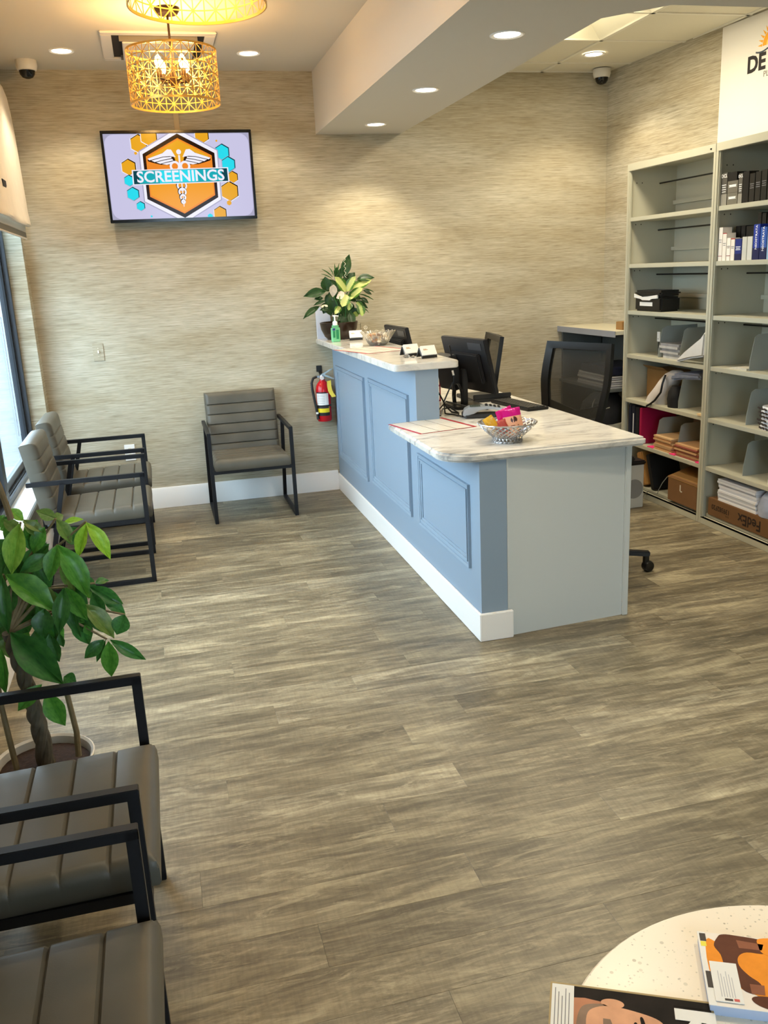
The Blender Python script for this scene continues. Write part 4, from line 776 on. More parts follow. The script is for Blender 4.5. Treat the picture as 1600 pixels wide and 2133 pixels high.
# monitors seen from behind
def monitor(a, b, ztop, hgt, tilt, label, thin=False):
    a = Vector(a); b = Vector(b); w = (b - a).length; ex = Vector((b.x - a.x, b.y - a.y, 0)).normalized(); up = Vector((-ex.y * 0, 0, 1))
    n_ = Vector((-ex.y, ex.x, 0))                      # towards the screen side (+x)
    ez = (up - n_ * tilt).normalized(); c_ = (a + b) / 2; c_ = Vector((c_.x, c_.y, ztop)); ey = ez.cross(ex)
    M = Matrix(((ex[0], ey[0], ez[0], c_[0]), (ex[1], ey[1], ez[1], c_[1]), (ex[2], ey[2], ez[2], c_[2]), (0, 0, 0, 1)))
    base = M @ Vector((0, -.02, -hgt * .6)); t = thing('monitor', label, 'monitor', (base.x, base.y, ZD))
    sgn = 1 if (ey.dot(n_) > 0) else -1
    part('back_shell', MB().box(-w / 2, w / 2, -.004, .022, -hgt, 0).xf(M), mat('monitor_black', '17171A', .5), t, bevel=.004)
    part('screen', MB().box(-w / 2 + .012, w / 2 - .012, sgn * .024 - .002 if sgn > 0 else -.006, sgn * .024 if sgn > 0 else -.004, -hgt + .015, -.012).xf(M), mat('screen_off', '0C0E12', .1), t)
    back = -1
    part('rear_housing', MB().box(-w * .3, w * .36, -.03, -.002, -hgt * .8, -hgt * .26).xf(M), MATS['monitor_black'], t, bevel=.006)
    part('maker_plate', MB().box(w * .12, w * .42, -.0065, -.0035, -hgt * .2, -hgt * .07).xf(M), mat('plate_grey', '3A3B3E', .35), t, bevel=.001)
    p = M @ Vector((0, -.03, -hgt * .55))
    part('stand_neck', MB().bar((p.x, p.y, ZD + .012), (p.x, p.y, p.z), .045, .03), BLKP, t, bevel=.004)
    part('stand_base', MB().prism(rrect(p.x - .09, p.x + .09, p.y - .11, p.y + .11, .04), ZD, ZD + .014), BLKP, t, bevel=.004)
    return t, M, w
t, M, w = monitor((1.583, 4.86, 0), (1.667, 4.40, 0), 1.222, .30, .24, 'black monitor seen from behind with a small computer mounted on its back')
pc = part('mini_computer', MB().box(-w * .48, -w * .10, -.085, -.03, -.28, -.085).xf(M), DGREY, t, bevel=.004, label='black box computer bolted to the monitor back')
part('antenna', MB().tube([M @ Vector((-w * .06, -.07, -.14)), M @ Vector((-w * .06, -.07, -.02))], .0045, 8), BLKP, pc); part('plug', MB().tube([M @ Vector((-.03, -.085, -.16)), M @ Vector((-.02, -.09, -.185))], .006, 8), mat('plug_white', 'E4E4E0', .4), pc)
for k in range(4):
    c_ = M @ Vector((-.02, -.10, -.30)); pts = [(c_.x + .004 * k, c_.y + .075 * math.cos(a / 20 * 2 * PI + k) * (1 - .08 * k), max(ZD + .008, c_.z - .01 + .075 * math.sin(a / 20 * 2 * PI + k))) for a in range(21)]
    part('cable_loop', MB().tube(pts, .003, 6), BLKP, t)
p = M @ Vector((-.02, -.09, -.185))
part('power_lead', MB().tube([p, p + Vector((-.01, -.01, -.08)), (1.52, 4.5, 1.0), (1.47, 4.5, .9), (1.45, 4.42, ZD + .006), (1.48, 4.36, ZD + .006), (1.5, 4.28, ZD + .006)], .004, 8), BLKP, t)
monitor((1.545, 6.0, 0), (1.56, 5.52, 0), 1.235, .30, .22, 'second black monitor behind the glass bowl, seen from behind')
def cable(pts, label):
    single('power_cable', MB().tube(pts, .0042, 7), BLKP, pts[0], label, 'cable', 'cables behind the desk counter')
cable([(1.42, 4.62, 1.0), (1.44, 4.60, .99), (1.47, 4.56, .93), (1.49, 4.52, .87), (1.50, 4.46, ZD + .0045), (1.52, 4.40, ZD + .0045)], 'thick black cable arching down beside the blue post')
cable([(1.41, 4.38, ZD + .0045), (1.44, 4.43, ZD + .03), (1.49, 4.45, ZD + .03), (1.52, 4.40, ZD + .0045), (1.49, 4.33, ZD + .0045)], 'thin black cable looping on the desk top near the calendar sheet')
cable([(1.43, 4.5, ZD + .0045), (1.5, 4.55, ZD + .05), (1.6, 4.5, ZD + .02), (1.7, 4.45, ZD + .0045), (1.75, 4.5, ZD + .0045)], 'black cable lying across the monitor stand')
# keyboard and mat
t = thing('keyboard', 'low black keyboard lying on the lower desk top', 'keyboard', (1.90, 4.49, ZD), -1.43)
part('case', MB().box(-.2, .2, -.065, .065, 0, .014), BLKP, t, .004, world=False)
for i in range(15):
    for j in range(5): part('key', MB().box(-.188 + i * .025, -.168 + i * .025, -.054 + j * .0215, -.037 + j * .0215, .012, .019), DGREY, t, world=False, smooth=False)
single('document_tray', MB().box(1.72, 1.95, 4.72, 5.02, ZD, ZD + .02).box(1.72, 1.95, 4.72, 4.73, ZD + .02, ZD + .045), DGREY, (1.83, 4.87, ZD), 'flat black tray on the desk behind the keyboard', 'tray', bevel=.003)
t = thing('desk_organizer', 'red wire desk organizer behind the raised counter', 'organizer', (1.50, 4.98, ZD))
wr_ = MB()
for zz in (ZD + .004, ZD + .09, ZD + .17):
    wr_.tube([(1.43, 4.9, zz), (1.58, 4.9, zz), (1.58, 5.06, zz), (1.43, 5.06, zz), (1.43, 4.9, zz)], .004, 6)
for x, y in ((1.43, 4.9), (1.58, 4.9), (1.58, 5.06), (1.43, 5.06)): wr_.tube([(x, y, ZD), (x, y, ZD + .172)], .004, 6)
part('wire_frame', wr_, mat('wire_red', 'A51F2B', .35), t)
for k, (cc, hh) in enumerate((('E8E4DA', .2), ('2F7A8C', .15), ('D9547E', .17), ('E8C07A', .24), ('5A8C6A', .14), ('F0EDE6', .22))):
    single('paper_folder', MB().box(1.437, 1.573, 4.912 + k * .022, 4.922 + k * .022, ZD + .001, ZD + hh), mat('folder_%d' % k, cc, .7), (1.505, 4.92 + k * .022, ZD), ['white', 'teal', 'pink', 'tan', 'green', 'cream'][k] + ' folder standing in the red desk organizer', 'folder', 'folders in the organizer')

# ------------------------------------------------------------------ office chairs behind the desk
NET = bpy.data.materials.new('chair_net'); NET.use_nodes = True; MATS['chair_net'] = NET
nt = NET.node_tree; _b = nt.nodes['Principled BSDF']; _b.inputs['Base Color'].default_value = lin('26251F'); _b.inputs['Roughness'].default_value = .7; _t = nt.nodes.new('ShaderNodeBsdfTransparent'); _m = nt.nodes.new('ShaderNodeMixShader'); _m.inputs[0].default_value = .78
nt.links.new(_t.outputs[0], _m.inputs[1]); nt.links.new(_b.outputs[0], _m.inputs[2]); nt.links.new(_m.outputs[0], [n for n in nt.nodes if n.type == 'OUTPUT_MATERIAL'][0].inputs[0])
def office_chair(loc, rz, label, base_rot=0.0):
    """local: back towards +y, front -y"""
    t = thing('office_chair', label, 'office chair', (loc[0], loc[1], 0), rz, 'mesh-back office chairs'); K = dict(world=False)
    for k in range(5):
        a = base_rot + k * 2 * PI / 5; c_, s_ = math.cos(a), math.sin(a)
        part('base_arm', MB().bar((.03 * c_, .03 * s_, .115), (.30 * c_, .30 * s_, .095), .042, .026), BLKP, t, .005, **K)
        part('caster', MB().lathe([(.001, -.02), (.026, -.02), (.03, -.012), (.03, .012), (.026, .02), (.001, .02)], (0, 0, 0), 18).xf(Matrix.Translation((.29 * c_, .29 * s_, .030)) @ Matrix.Rotation(a, 4, 'Z') @ Matrix.Rotation(PI / 2, 4, 'X')).box(.272 * c_ - .012, .272 * c_ + .012, .272 * s_ - .012, .272 * s_ + .012, .05, .092), BLKP, t, **K)
    part('gas_column', MB().lathe([(.001, .08), (.038, .08), (.038, .14), (.026, .16), (.026, .40), (.001, .40)], (0, 0, 0), 18), BLKM, t, **K)
    part('seat', cushion(.48, .47, .075, [], .035).xf(Matrix.Translation((0, -.25, .415))), mat('black_fabric', '1A1A1A', .85, bump=.3, bscale=700), t, **K)
    LEAN = math.radians(9); MBK = Matrix.Translation((0, .235, .50)) @ Matrix.Rotation(-LEAN, 4, 'X')
    hw = lambda z: .185 + .07 * min(1, z / .42) - .012 * max(0, (z - .5) / .14)
    def dish(x, z): return .035 * (x / .25) ** 2 * -1
    zs = [.03 + k * (.655 - .03) / 14 for k in range(15)]
    fo = MB()
    def outline(ins):
        L = [(-hw(z) + ins, z) for z in zs]; R_ = [(hw(z) - ins, z) for z in reversed(zs)]
        zt = .66 - ins; zb = .03 + ins
        L = [(x, min(max(z, zb), zt)) for x, z in L]; R_ = [(x, min(max(z, zb), zt)) for x, z in R_]; return L + R_
    o1, o2 = outline(0), outline(.045); n = len(o1); i = len(fo.v)
    for (x, z), yy in [(p_, dish(p_[0], p_[1]) - .012) for p_ in o1] + [(p_, dish(p_[0], p_[1]) - .012) for p_ in o2] + [(p_, dish(p_[0], p_[1]) + .014) for p_ in o2] + [(p_, dish(p_[0], p_[1]) + .014) for p_ in o1]: fo.v.append((x, yy, z))
    for k in range(n):
        k2 = (k + 1) % n
        for r_ in range(4): r2 = (r_ + 1) % 4; fo.face((i + r_ * n + k, i + r_ * n + k2, i + r2 * n + k2, i + r2 * n + k))
    part('back_frame', fo.xf(MBK), BLKP, t, **K)
    part('back_mesh', MB().grid(lambda a, b: ((-1 + 2 * a / 8) * (hw(zs[b]) - .03), dish((-1 + 2 * a / 8) * .2, 0), zs[b]), 9, 15).xf(MBK), NET, t, fixn=False, **K)
    part('lumbar_bar', MB().grid(lambda a, b: ((-1 + 2 * a / 12) * (hw(.27) - .02), dish((-1 + 2 * a / 12) * .2, 0) + .004 + (.012 if b in (1, 2) else 0), (.235, .235, .30, .30)[b] + .05 * (1 - (abs(-1 + 2 * a / 12)))*-1 + .02), 13, 4).xf(MBK), BLKP, t, fixn=False, **K)
    part('back_spine', MB().box(-.065, .065, .006, .05, -.04, .24).xf(MBK).bar((0, .19, .42), (0, .265, .50), .12, .04), BLKP, t, .008, **K)
    for s in (-1, 1): part('armrest', MB().bar((s * .27, -.02, .43), (s * .28, .0, .64), .03, .05).bar((s * .28, -.13, .655), (s * .28, .12, .655), .06, .03).bar((s * .2, -.01, .43), (s * .28, -.01, .43), .05, .025), BLKP, t, .006, **K)
    return t
office_chair((2.05, 4.53), math.radians(-69), 'black mesh-back office chair in front of the shelves', base_rot=math.radians(40))
office_chair((1.90, 5.66), math.radians(-100), 'black mesh-back office chair half hidden behind the nearer monitor')
t = thing('rolling_stool', 'black wheeled stool hidden behind the end of the desk, one caster showing', 'stool', (2.135, 4.03, 0))
for k in range(5):
    a = k * 2 * PI / 5 - .35; c_, s_ = math.cos(a), math.sin(a)
    part('base_arm', MB().bar((.02 * c_, .02 * s_, .115), (.28 * c_, .28 * s_, .098), .04, .026), BLKP, t, .005, world=False)
    part('caster', MB().lathe([(.001, -.02), (.026, -.02), (.03, -.012), (.03, .012), (.026, .02), (.001, .02)], (0, 0, 0), 18).xf(Matrix.Translation((.272 * c_, .272 * s_, .030)) @ Matrix.Rotation(a + .5, 4, 'Z') @ Matrix.Rotation(PI / 2, 4, 'X')).box(.262 * c_ - .012, .262 * c_ + .012, .262 * s_ - .012, .262 * s_ + .012, .05, .095), BLKP, t, world=False)
part('gas_column', MB().lathe([(.001, .08), (.035, .08), (.035, .14), (.024, .16), (.024, .42), (.001, .42)], (0, 0, 0), 16), BLKM, t, world=False)
part('seat', MB().lathe([(.001, .42), (.11, .42), (.122, .435), (.122, .47), (.11, .485), (.001, .488)], (0, 0, 0), 28), MATS['black_fabric'], t, world=False)

# ------------------------------------------------------------------ steel shelving
XF = 3.143
_ow = ['lowest', 'second-lowest', 'third-lowest', 'fourth-lowest', 'fifth-lowest', 'sixth-lowest', 'seventh-lowest', 'eighth-lowest', 'ninth-lowest']
def ORD(k, n): return 'topmost' if k == n - 1 else ('second from the top' if k == n - 2 and n > 4 else _ow[k])
ZS = [1.858, 1.560, 1.255, .962, .656, .360]
def unit(y0, y1, label, dividers, rods):
    XBk = wr(y1) - .006 if y1 > 5 else wr(5.585) - .006
    t = thing('shelving_unit', label, 'shelving unit', (3.32, (y0 + y1) / 2, 0), group='steel shelving units')
    for a, b, s in ((y0, y0 + .022, 1), (y1 - .022, y1, -1)):
        part('upright', MB().box(XF, XF + .03, a, b, 0, 2.19).box(XF + .006, XF + .02, a + s * .022 if s > 0 else a - .008, b + .008 if s > 0 else b - .022, 0, 2.19), STEEL, t, bevel=.0015)
        part('side_panel', MB().box(XF + .03, XBk, (a + b) / 2 - .006, (a + b) / 2 + .006, 0, 2.185), STEEL, t)
        for z in ZS + [2.12]:
            ho = MB()
            for xx in (XF + .06, XF + .10): 
                i0 = len(ho.v); ho.lathe([(.0005, 0), (.004, 0)], (0, 0, 0), 8).xf(Matrix.Translation((xx, (a + b) / 2 + s * .0065, z - .045)) @ Matrix.Rotation(PI / 2, 4, 'X'), i0)
            part('slot_hole', ho, BLKP, t, fixn=False)
    part('back_panel', MB().box(XBk - .006, XBk, y0, y1, 0, 2.185), STEEL, t)
    part('top_panel', MB().box(XF + .031, XBk, y0, y1, 2.178, 2.191).box(XF - .0005, XF + .0305, y0 - .0005, y1 + .0005, 2.148, 2.192), STEEL, t, bevel=.002)
    part('kick_plate', MB().box(XF, XF + .016, y0 + .022, y1 - .022, 0, .042).box(XF, XF + .03, y0 + .022, y1 - .022, .036, .042), STEEL, t, bevel=.0015)
    part('bottom_shelf', MB().box(XF + .035, XBk - .008, y0 + .024, y1 - .024, .04, .062), STEEL, t, bevel=.002)
    for z in ZS: part('shelf', MB().box(XF + .012, XBk - .008, y0 + .024, y1 - .024, z - .026, z), STEEL, t, bevel=.002)
    for z in ZS[:-1] + [2.16]: part('rear_rail', MB().box(XBk - .03, XBk - .008, y0 + .02, y1 - .02, z + .075, z + .10), STEEL, t) if z < 2.1 else None
    for z, hh, yy in dividers:
        pl_ = [(XF + .05, z), (XBk - .03, z), (XBk - .03, z + .20), (XF + .10, z + .20), (XF + .075, z + .185), (XF + .05, z + .05)]
        part('file_divider', MB().prism(pl_, yy - .0012, yy + .0012, 'y'), mat('divider_grey', '9FA39C', .4), t)
    for z in rods: part('support_rod', MB().tube([(XBk - .13, y0 + .012, z), (XBk - .13, y1 - .012, z)], .005, 8), BLKP, t)
    return t
u1 = unit(4.620, 5.586, 'beige steel shelving unit nearest the corner, upper shelves nearly empty', [(ZS[3], .2, 5.22), (ZS[3], .2, 4.97), (ZS[4], .2, 4.965), (ZS[5], .2, 5.215), (ZS[5], .2, 4.96)], (2.07, 1.773, 1.484, 1.19))
part('maker_badge', MB().box(XF - .002, XF + .001, 4.66, 4.675, 2.165, 2.172), BLKP, u1)
unit(3.652, 4.618, 'beige steel shelving unit on the right holding product boxes', [(ZS[3], .2, 4.285), (ZS[4], .2, 4.285), (ZS[5], .2, 4.285)], (1.484, 1.19))

# product boxes, right-hand unit.  y given left->right (decreasing), front face x
def pbox(y0, y1, z, h, col, label, x=3.165, d=.06, txt=None, rough=.4, band=None, group='product boxes on the shelves', tcol='white_ink', lines=0):
    t = thing('product_box', label, 'product box', (x + d / 2, (y0 + y1) / 2, z), group=group)
    part('carton', MB().box(x, x + d, y1 + .001, y0 - .001, z, z + h), mat('pbox_' + col, col, rough), t, bevel=.001)
    if band: part('colour_band', MB().box(x - .0004, x + .002, y1 + .0008, y0 - .0008, z + band[0], z + band[1]), mat('pbox_' + band[2], band[2], .4), t)
    if txt:
        s, sz, vert, zz = txt
        M = frame_axes((x - .0006, (y0 + y1) / 2, z + zz), (0, 0, 1), (0, 1, 0)) if vert else frame_axes((x - .0006, (y0 + y1) / 2, z + zz), (0, -1, 0), (0, 0, 1))
        text('lettering', s, mat(tcol, 'F2F2F2' if tcol == 'white_ink' else '7C7C80', .5), t, M, sz, .0003, .0002)
    for k in range(lines):
        zz = z + h * (.62 - k * .07); wd = (y0 - y1) * (.6 if k % 2 else .7); cy = (y0 + y1) / 2
        part('print_line', MB().box(x - .0005, x + .001, cy - wd / 2, cy + wd / 2, zz, zz + .0035), mat(tcol, 'F2F2F2' if tcol == 'white_ink' else '7C7C80', .5), t)
z = ZS[0]
pbox(4.590, 4.535, z, .172, '55524C', 'tall grey carton lettered DCL at the left end of the top shelf', txt=('DCL', .026, False, .155), lines=4, band=(0, .06, '8F8B80'))
pbox(4.532, 4.438, z, .062, '6F6B5F', 'lower of two stacked wide grey cartons on the top shelf', lines=3)
pbox(4.532, 4.438, z + .062, .062, '6A665C', 'upper of two stacked wide grey cartons on the top shelf', lines=3)
pbox(4.532, 4.450, z + .124, .045, '141416', 'flat black carton on top of the stacked grey cartons')
pbox(4.435, 4.400, z, .155, '5C5952', 'narrow grey carton lettered DCL right of the stacked cartons', txt=('DCL', .02, False, .14), lines=4, band=(0, .05, '8F8B80'))
pbox(4.397, 4.345, z, .16, '101012', 'plain black carton right of the narrow grey one')
for k in range(5):
    pbox(4.342 - k * .049, 4.296 - k * .049, z, .145 + .004 * k, '1C1B19', ['first', 'second', 'third', 'fourth', 'fifth'][k] + ' dark carton in the row at the right of the top shelf', tcol='grey_ink', lines=3)
z = ZS[1]
pbox(4.588, 4.552, z, .182, 'EDE6DC', 'tallest white carton at the left end of the second shelf', tcol='grey_ink', lines=2, band=(.025, .028, '8C2A2A'))
pbox(4.550, 4.514, z, .15, 'ECE5DA', 'white carton with a red top edge, second from the left', tcol='grey_ink', lines=2, band=(.146, .15, 'B02A2C'))
pbox(4.511, 4.476, z, .122, 'EEE8DE', 'shorter white carton, third from the left', tcol='grey_ink', lines=2, band=(.025, .028, '8C2A2A'))
pbox(4.474, 4.438, z, .118, 'EAE3D8', 'short white carton with a red top, beside the blue one', tcol='grey_ink', lines=2, band=(.113, .118, 'B02A2C'))
pbox(4.435, 4.377, z, .113, '1E2F78', 'short blue carton in the middle of the second shelf', lines=3, band=(0, .035, '141C4A'))
pbox(4.374, 4.332, z, .122, 'C9C9BF', 'left one of two plain pale grey cartons')
pbox(4.330, 4.286, z, .122, 'CFCFC6', 'right one of two plain pale grey cartons')
pbox(4.282, 4.228, z, .182, '1F3A98', 'left blue carton lettered NEOSTRATA up its side', txt=('NEOSTRATA', .022, True, .115), band=(0, .06, '131C4C'))
pbox(4.225, 4.170, z, .165, '2A55A8', 'right blue carton lettered NEOSTRATA up its side', txt=('NEOSTRATA', .022, True, .105), band=(0, .06, '131C4C'))
pbox(4.167, 4.115, z, .175, '8FB0CE', 'pale blue carton at the right edge of the second shelf')
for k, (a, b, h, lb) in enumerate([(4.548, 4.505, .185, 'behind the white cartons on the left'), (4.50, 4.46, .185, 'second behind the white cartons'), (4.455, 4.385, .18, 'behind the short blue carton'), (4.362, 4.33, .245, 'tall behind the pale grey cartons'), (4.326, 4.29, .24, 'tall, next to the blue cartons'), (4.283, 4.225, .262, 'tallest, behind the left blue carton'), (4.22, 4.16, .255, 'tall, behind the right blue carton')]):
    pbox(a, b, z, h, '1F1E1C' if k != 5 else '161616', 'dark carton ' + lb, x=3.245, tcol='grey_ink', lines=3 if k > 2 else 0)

# left-hand unit contents
t = thing('black_case', 'black lidded case with white strips on the third shelf', 'case', (3.24, 5.325, ZS[2]))
part('body', MB().box(3.165, 3.31, 5.168, 5.487, ZS[2], ZS[2] + .095), BLKP, t, bevel=.012)
part('lid', MB().box(3.160, 3.315, 5.165, 5.490, ZS[2] + .098, ZS[2] + .135), BLKP, t, bevel=.014)
part('paper_strip', MB().prism([(5.485, .088), (5.405, .080), (5.38, .072), (5.29, .072), (5.27, .082), (5.20, .086), (5.20, .108), (5.30, .098), (5.39, .092), (5.485, .112)], 3.1575, 3.166, 'x').xf(Matrix.Translation((0, 0, ZS[2]))), PAPER, t)
part('label_strip', MB().box(3.1635, 3.166, 5.265, 5.42, ZS[2] + .035, ZS[2] + .06), PAPER, t)
def stack(y0, y1, x0, x1, z, n, th, m, name, label, cat, group, jit=.012):
    zz = z
    for k in range(n):
        dx, dy = rnd.uniform(-jit, jit), rnd.uniform(-jit, jit)
        single(name, MB().box(x0 + dx, x1 + dx, y0 + dy, y1 + dy, zz, zz + th * .93), m[k % len(m)], ((x0 + x1) / 2, (y0 + y1) / 2, zz), label(k), cat, group, smooth=False); zz += th
# mailers between dividers on the fourth shelf
GB = mat('mailer_grey', '8E8E90', .5, var=.12, vscale=25); GB2 = mat('mailer_pale', 'B5B3B0', .5, var=.1, vscale=25)
stack(4.99, 5.20, 3.20, 3.42, ZS[3], 6, .016, [GB2, GB], 'padded_mailer', lambda k: ORD(k, 6) + ' grey padded mailer in the pile on the fourth shelf', 'mailer', 'mailers on the fourth shelf', .02)
t = thing('white_envelope', 'large white envelope leaning out at the right end of the fourth shelf', 'envelope', (3.2, 4.8, ZS[3]))
part('flap', MB().prism([(4.955, .0), (4.92, .0), (4.80, .028), (4.66, .05), (4.645, .21), (4.70, .155), (4.86, .065)], 3.145, 3.185, 'x').xf(Matrix.Translation((0, 0, ZS[3]))), mat('envelope_white', 'D9D7D2', .5, var=.05, vscale=10), t, bevel=.012)
t = thing('hang_tag', 'white tag with a hole on a black stick on the fourth shelf', 'tag', (3.3, 5.39, ZS[3]))
part('stick', MB().box(3.298, 3.302, 5.385, 5.40, ZS[3], ZS[3] + .09), BLKP, t); part('card', MB().box(3.295, 3.298, 5.372, 5.408, ZS[3] + .085, ZS[3] + .15), PAPER, t); part('hole', MB().box(3.2945, 3.2955, 5.392, 5.398, ZS[3] + .10, ZS[3] + .106), BLKP, t)
# fifth shelf: cardboard box, tote bag, binocular-like black bag
t = thing('cardboard_box', 'open brown cardboard box at the back of the fifth shelf', 'box', (3.4, 5.42, ZS[4]))
part('carton', MB().box(3.31, 3.48, 5.28, 5.545, ZS[4], ZS[4] + .20), KRAFT, t, bevel=.002); part('flap', MB().bar((3.31, 5.41, ZS[4] + .20), (3.27, 5.41, ZS[4] + .225), .25, .003, (0, 0, 1)), KRAFT, t)
def blob(pts, seg=20):
    """closed soft solid from stacked rounded outlines: (cx, cy, z, rx, ry)"""
    m = MB()
    def fn(a, b):
        th = 2 * PI * a / seg; cx, cy, z, rx, ry = pts[b]; k = 1 + .06 * math.sin(3 * th + b) + .04 * math.sin(5 * th - b * 2)
        return (cx + rx * k * math.cos(th), cy + ry * k * math.sin(th), z)
    m.grid(fn, seg, len(pts), True); return m
z = ZS[4]
t = thing('tote_bag', 'crumpled off-white cloth bag slumped on the fifth shelf', 'bag', (3.24, 5.2, z))
part('cloth', blob([(3.23, 5.26, z, .01, .01), (3.23, 5.26, z, .065, .105), (3.23, 5.235, z + .04, .07, .10), (3.24, 5.20, z + .10, .07, .085), (3.25, 5.17, z + .155, .065, .075), (3.26, 5.13, z + .20, .05, .07), (3.27, 5.11, z + .222, .03, .05), (3.27, 5.11, z + .225, .002, .002)]), mat('cotton_offwhite', 'CFC8C2', .85, var=.08, vscale=14), t)
part('strap', MB().tube([(3.19, 5.12, z + .20), (3.165, 5.11, z + .15), (3.16, 5.12, z + .09), (3.155, 5.18, z + .03), (3.15, 5.22, z + .004), (3.138, 5.25, z - .015)], .007, 7), BLKP, t)
part('folded_edge', MB().prism([(5.16, .19), (5.02, .225), (4.80, .235), (4.78, .20), (5.0, .18), (5.12, .16)], 3.22, 3.40, 'x').xf(Matrix.Translation((0, 0, z))), mat('cloth_grey_blue', '8B8F9C', .8, var=.1, vscale=14), t, bevel=.012)
single('black_pouch', blob([(3.22, 5.035, z, .005, .005), (3.22, 5.035, z, .05, .05), (3.22, 5.035, z + .05, .055, .055), (3.22, 5.035, z + .10, .05, .052), (3.22, 5.035, z + .135, .03, .035), (3.22, 5.035, z + .142, .002, .002)]), mat('black_cloth', '161618', .8, var=.2, vscale=20), (3.23, 5.04, z), 'black soft pouch lying against the cloth bag', 'pouch')
for k, (yy, zz, w_) in enumerate(((4.66, .09, .05), (4.655, .075, .06))): single('tan_envelope', MB().box(3.152 + k * .004, 3.33, 4.645, 4.645 + w_, z + .0 + k * .006, z + .005 + k * .006), mat('tan_paper', 'D8BE93', .7), (3.2, 4.67, z), ['lower', 'upper'][k] + ' tan envelope at the right end of the fifth shelf', 'envelope')
# sixth shelf: binders, magenta binder, envelopes, sticky notes
z = ZS[5]
def binder(y0, y1, h, m, label, lab=False, x=3.165):
    t = thing('ring_binder', label, 'binder', (3.3, (y0 + y1) / 2, z), group='binders on the sixth shelf')
    part('cover', MB().box(x, x + .27, y0, y1, z, z + h), m, t, bevel=.003)
    if lab: part('spine_label', MB().box(x - .0006, x + .001, (y0 + y1) / 2 - .008, (y0 + y1) / 2 + .004, z + .04, z + .2), mat('label_grey', 'C9CBD0', .5), t)
NAVY = mat('binder_navy', '14182B', .4)
binder(5.490, 5.530, .255, NAVY, 'dark binder at the far left of the sixth shelf')
binder(5.440, 5.486, .255, NAVY, 'dark binder with a pale spine label', True); binder(5.385, 5.436, .25, mat('binder_dark', '0E101A', .4), 'dark binder next to the magenta one')
binder(5.355, 5.381, .25, mat('binder_magenta', 'A30F45', .45), 'magenta binder standing on the sixth shelf')
MAN = [mat('manila_a', 'C99E70', .75), mat('manila_b', 'B98A5C', .75), mat('manila_c', 'D6B184', .75)]
MAR = [mat('maroon_edge', '9A5245', .7), mat('manila_a2', 'C79C70', .75), mat('manila_c2', 'B98A60', .75)]
stack(4.985, 5.195, 3.17, 3.42, z, 9, .0105, MAN, 'kraft_envelope', lambda k: ORD(k, 9) + ' kraft envelope in the left pile on the sixth shelf', 'envelope', 'left pile of kraft envelopes', .009)
stack(4.70, 4.945, 3.17, 3.42, z, 8, .010, MAR, 'kraft_envelope', lambda k: ORD(k, 8) + ' kraft envelope in the right pile on the sixth shelf', 'envelope', 'right pile of kraft envelopes', .010)
PNK = mat('sticky_pink', 'F0347E', .6)
for (a, b), lb in (((5.19, 5.26), 'pink sticky note below the magenta binder'), ((4.93, 4.99), 'pink sticky note between the two envelope piles'), ((4.655, 4.70), 'pink sticky note at the right end of the sixth shelf')):
    single('sticky_note', MB().box(3.157, 3.20, a, b, z, z + .006), PNK, (3.17, (a + b) / 2, z), lb, 'sticky note', 'pink sticky notes')
# bottom shelf
z = .062
single('kraft_parcel', MB().box(-.10, .10, -.035, .035, 0, .235).xf(Matrix.Translation((3.28, 5.30, z)) @ Matrix.Rotation(-.30, 4, 'X')).xf(Matrix.Translation((0, .03, .010))), mat('parcel_tape', 'B07F45', .35, var=.1, vscale=12), (3.28, 5.3, z), 'taped kraft parcel leaning on the bottom shelf', 'parcel', bevel=.006)
single('black_folder_case', MB().box(-.11, .11, -.022, .022, 0, .245).xf(Matrix.Translation((3.29, 5.185, z)) @ Matrix.Rotation(-.36, 4, 'X')).xf(Matrix.Translation((0, .02, .008))), mat('case_black', '0F1012', .5), (3.29, 5.2, z), 'black flat case leaning beside the taped parcel', 'case', bevel=.004)
single('shelf_cable', MB().tube([(3.17, 5.02, .20), (3.16, 5.06, .15), (3.155, 5.09, .10), (3.15, 5.10, .068), (3.145, 5.2, .066), (3.136, 5.24, .03), (3.13, 5.25, .004)], .003, 6), mat('cable_grey', '8F8E86', .6), (3.15, 5.1, .07), 'thin grey cable hanging by the bottom shelf', 'cable')
t = thing('cardboard_carton', 'brown cardboard carton filling the right of the bottom shelf', 'box', (3.28, 4.81, z))
part('carton', MB().box(3.15, 3.42, 4.652, 4.978, z, z + .162), KRAFTD, t, bevel=.003)
part('lid', MB().prism([(3.148, .155), (3.42, .235), (3.42, .225), (3.15, .148)], 4.648, 4.982, 'y').xf(Matrix.Translation((0, 0, z))), KRAFT, t)
part('tape_bit', MB().box(3.1485, 3.151, 4.83, 4.84, z + .085, z + .125).box(3.1485, 3.151, 4.815, 4.832, z + .08, z + .088), mat('tape_clear', 'D8CDB8', .2), t)
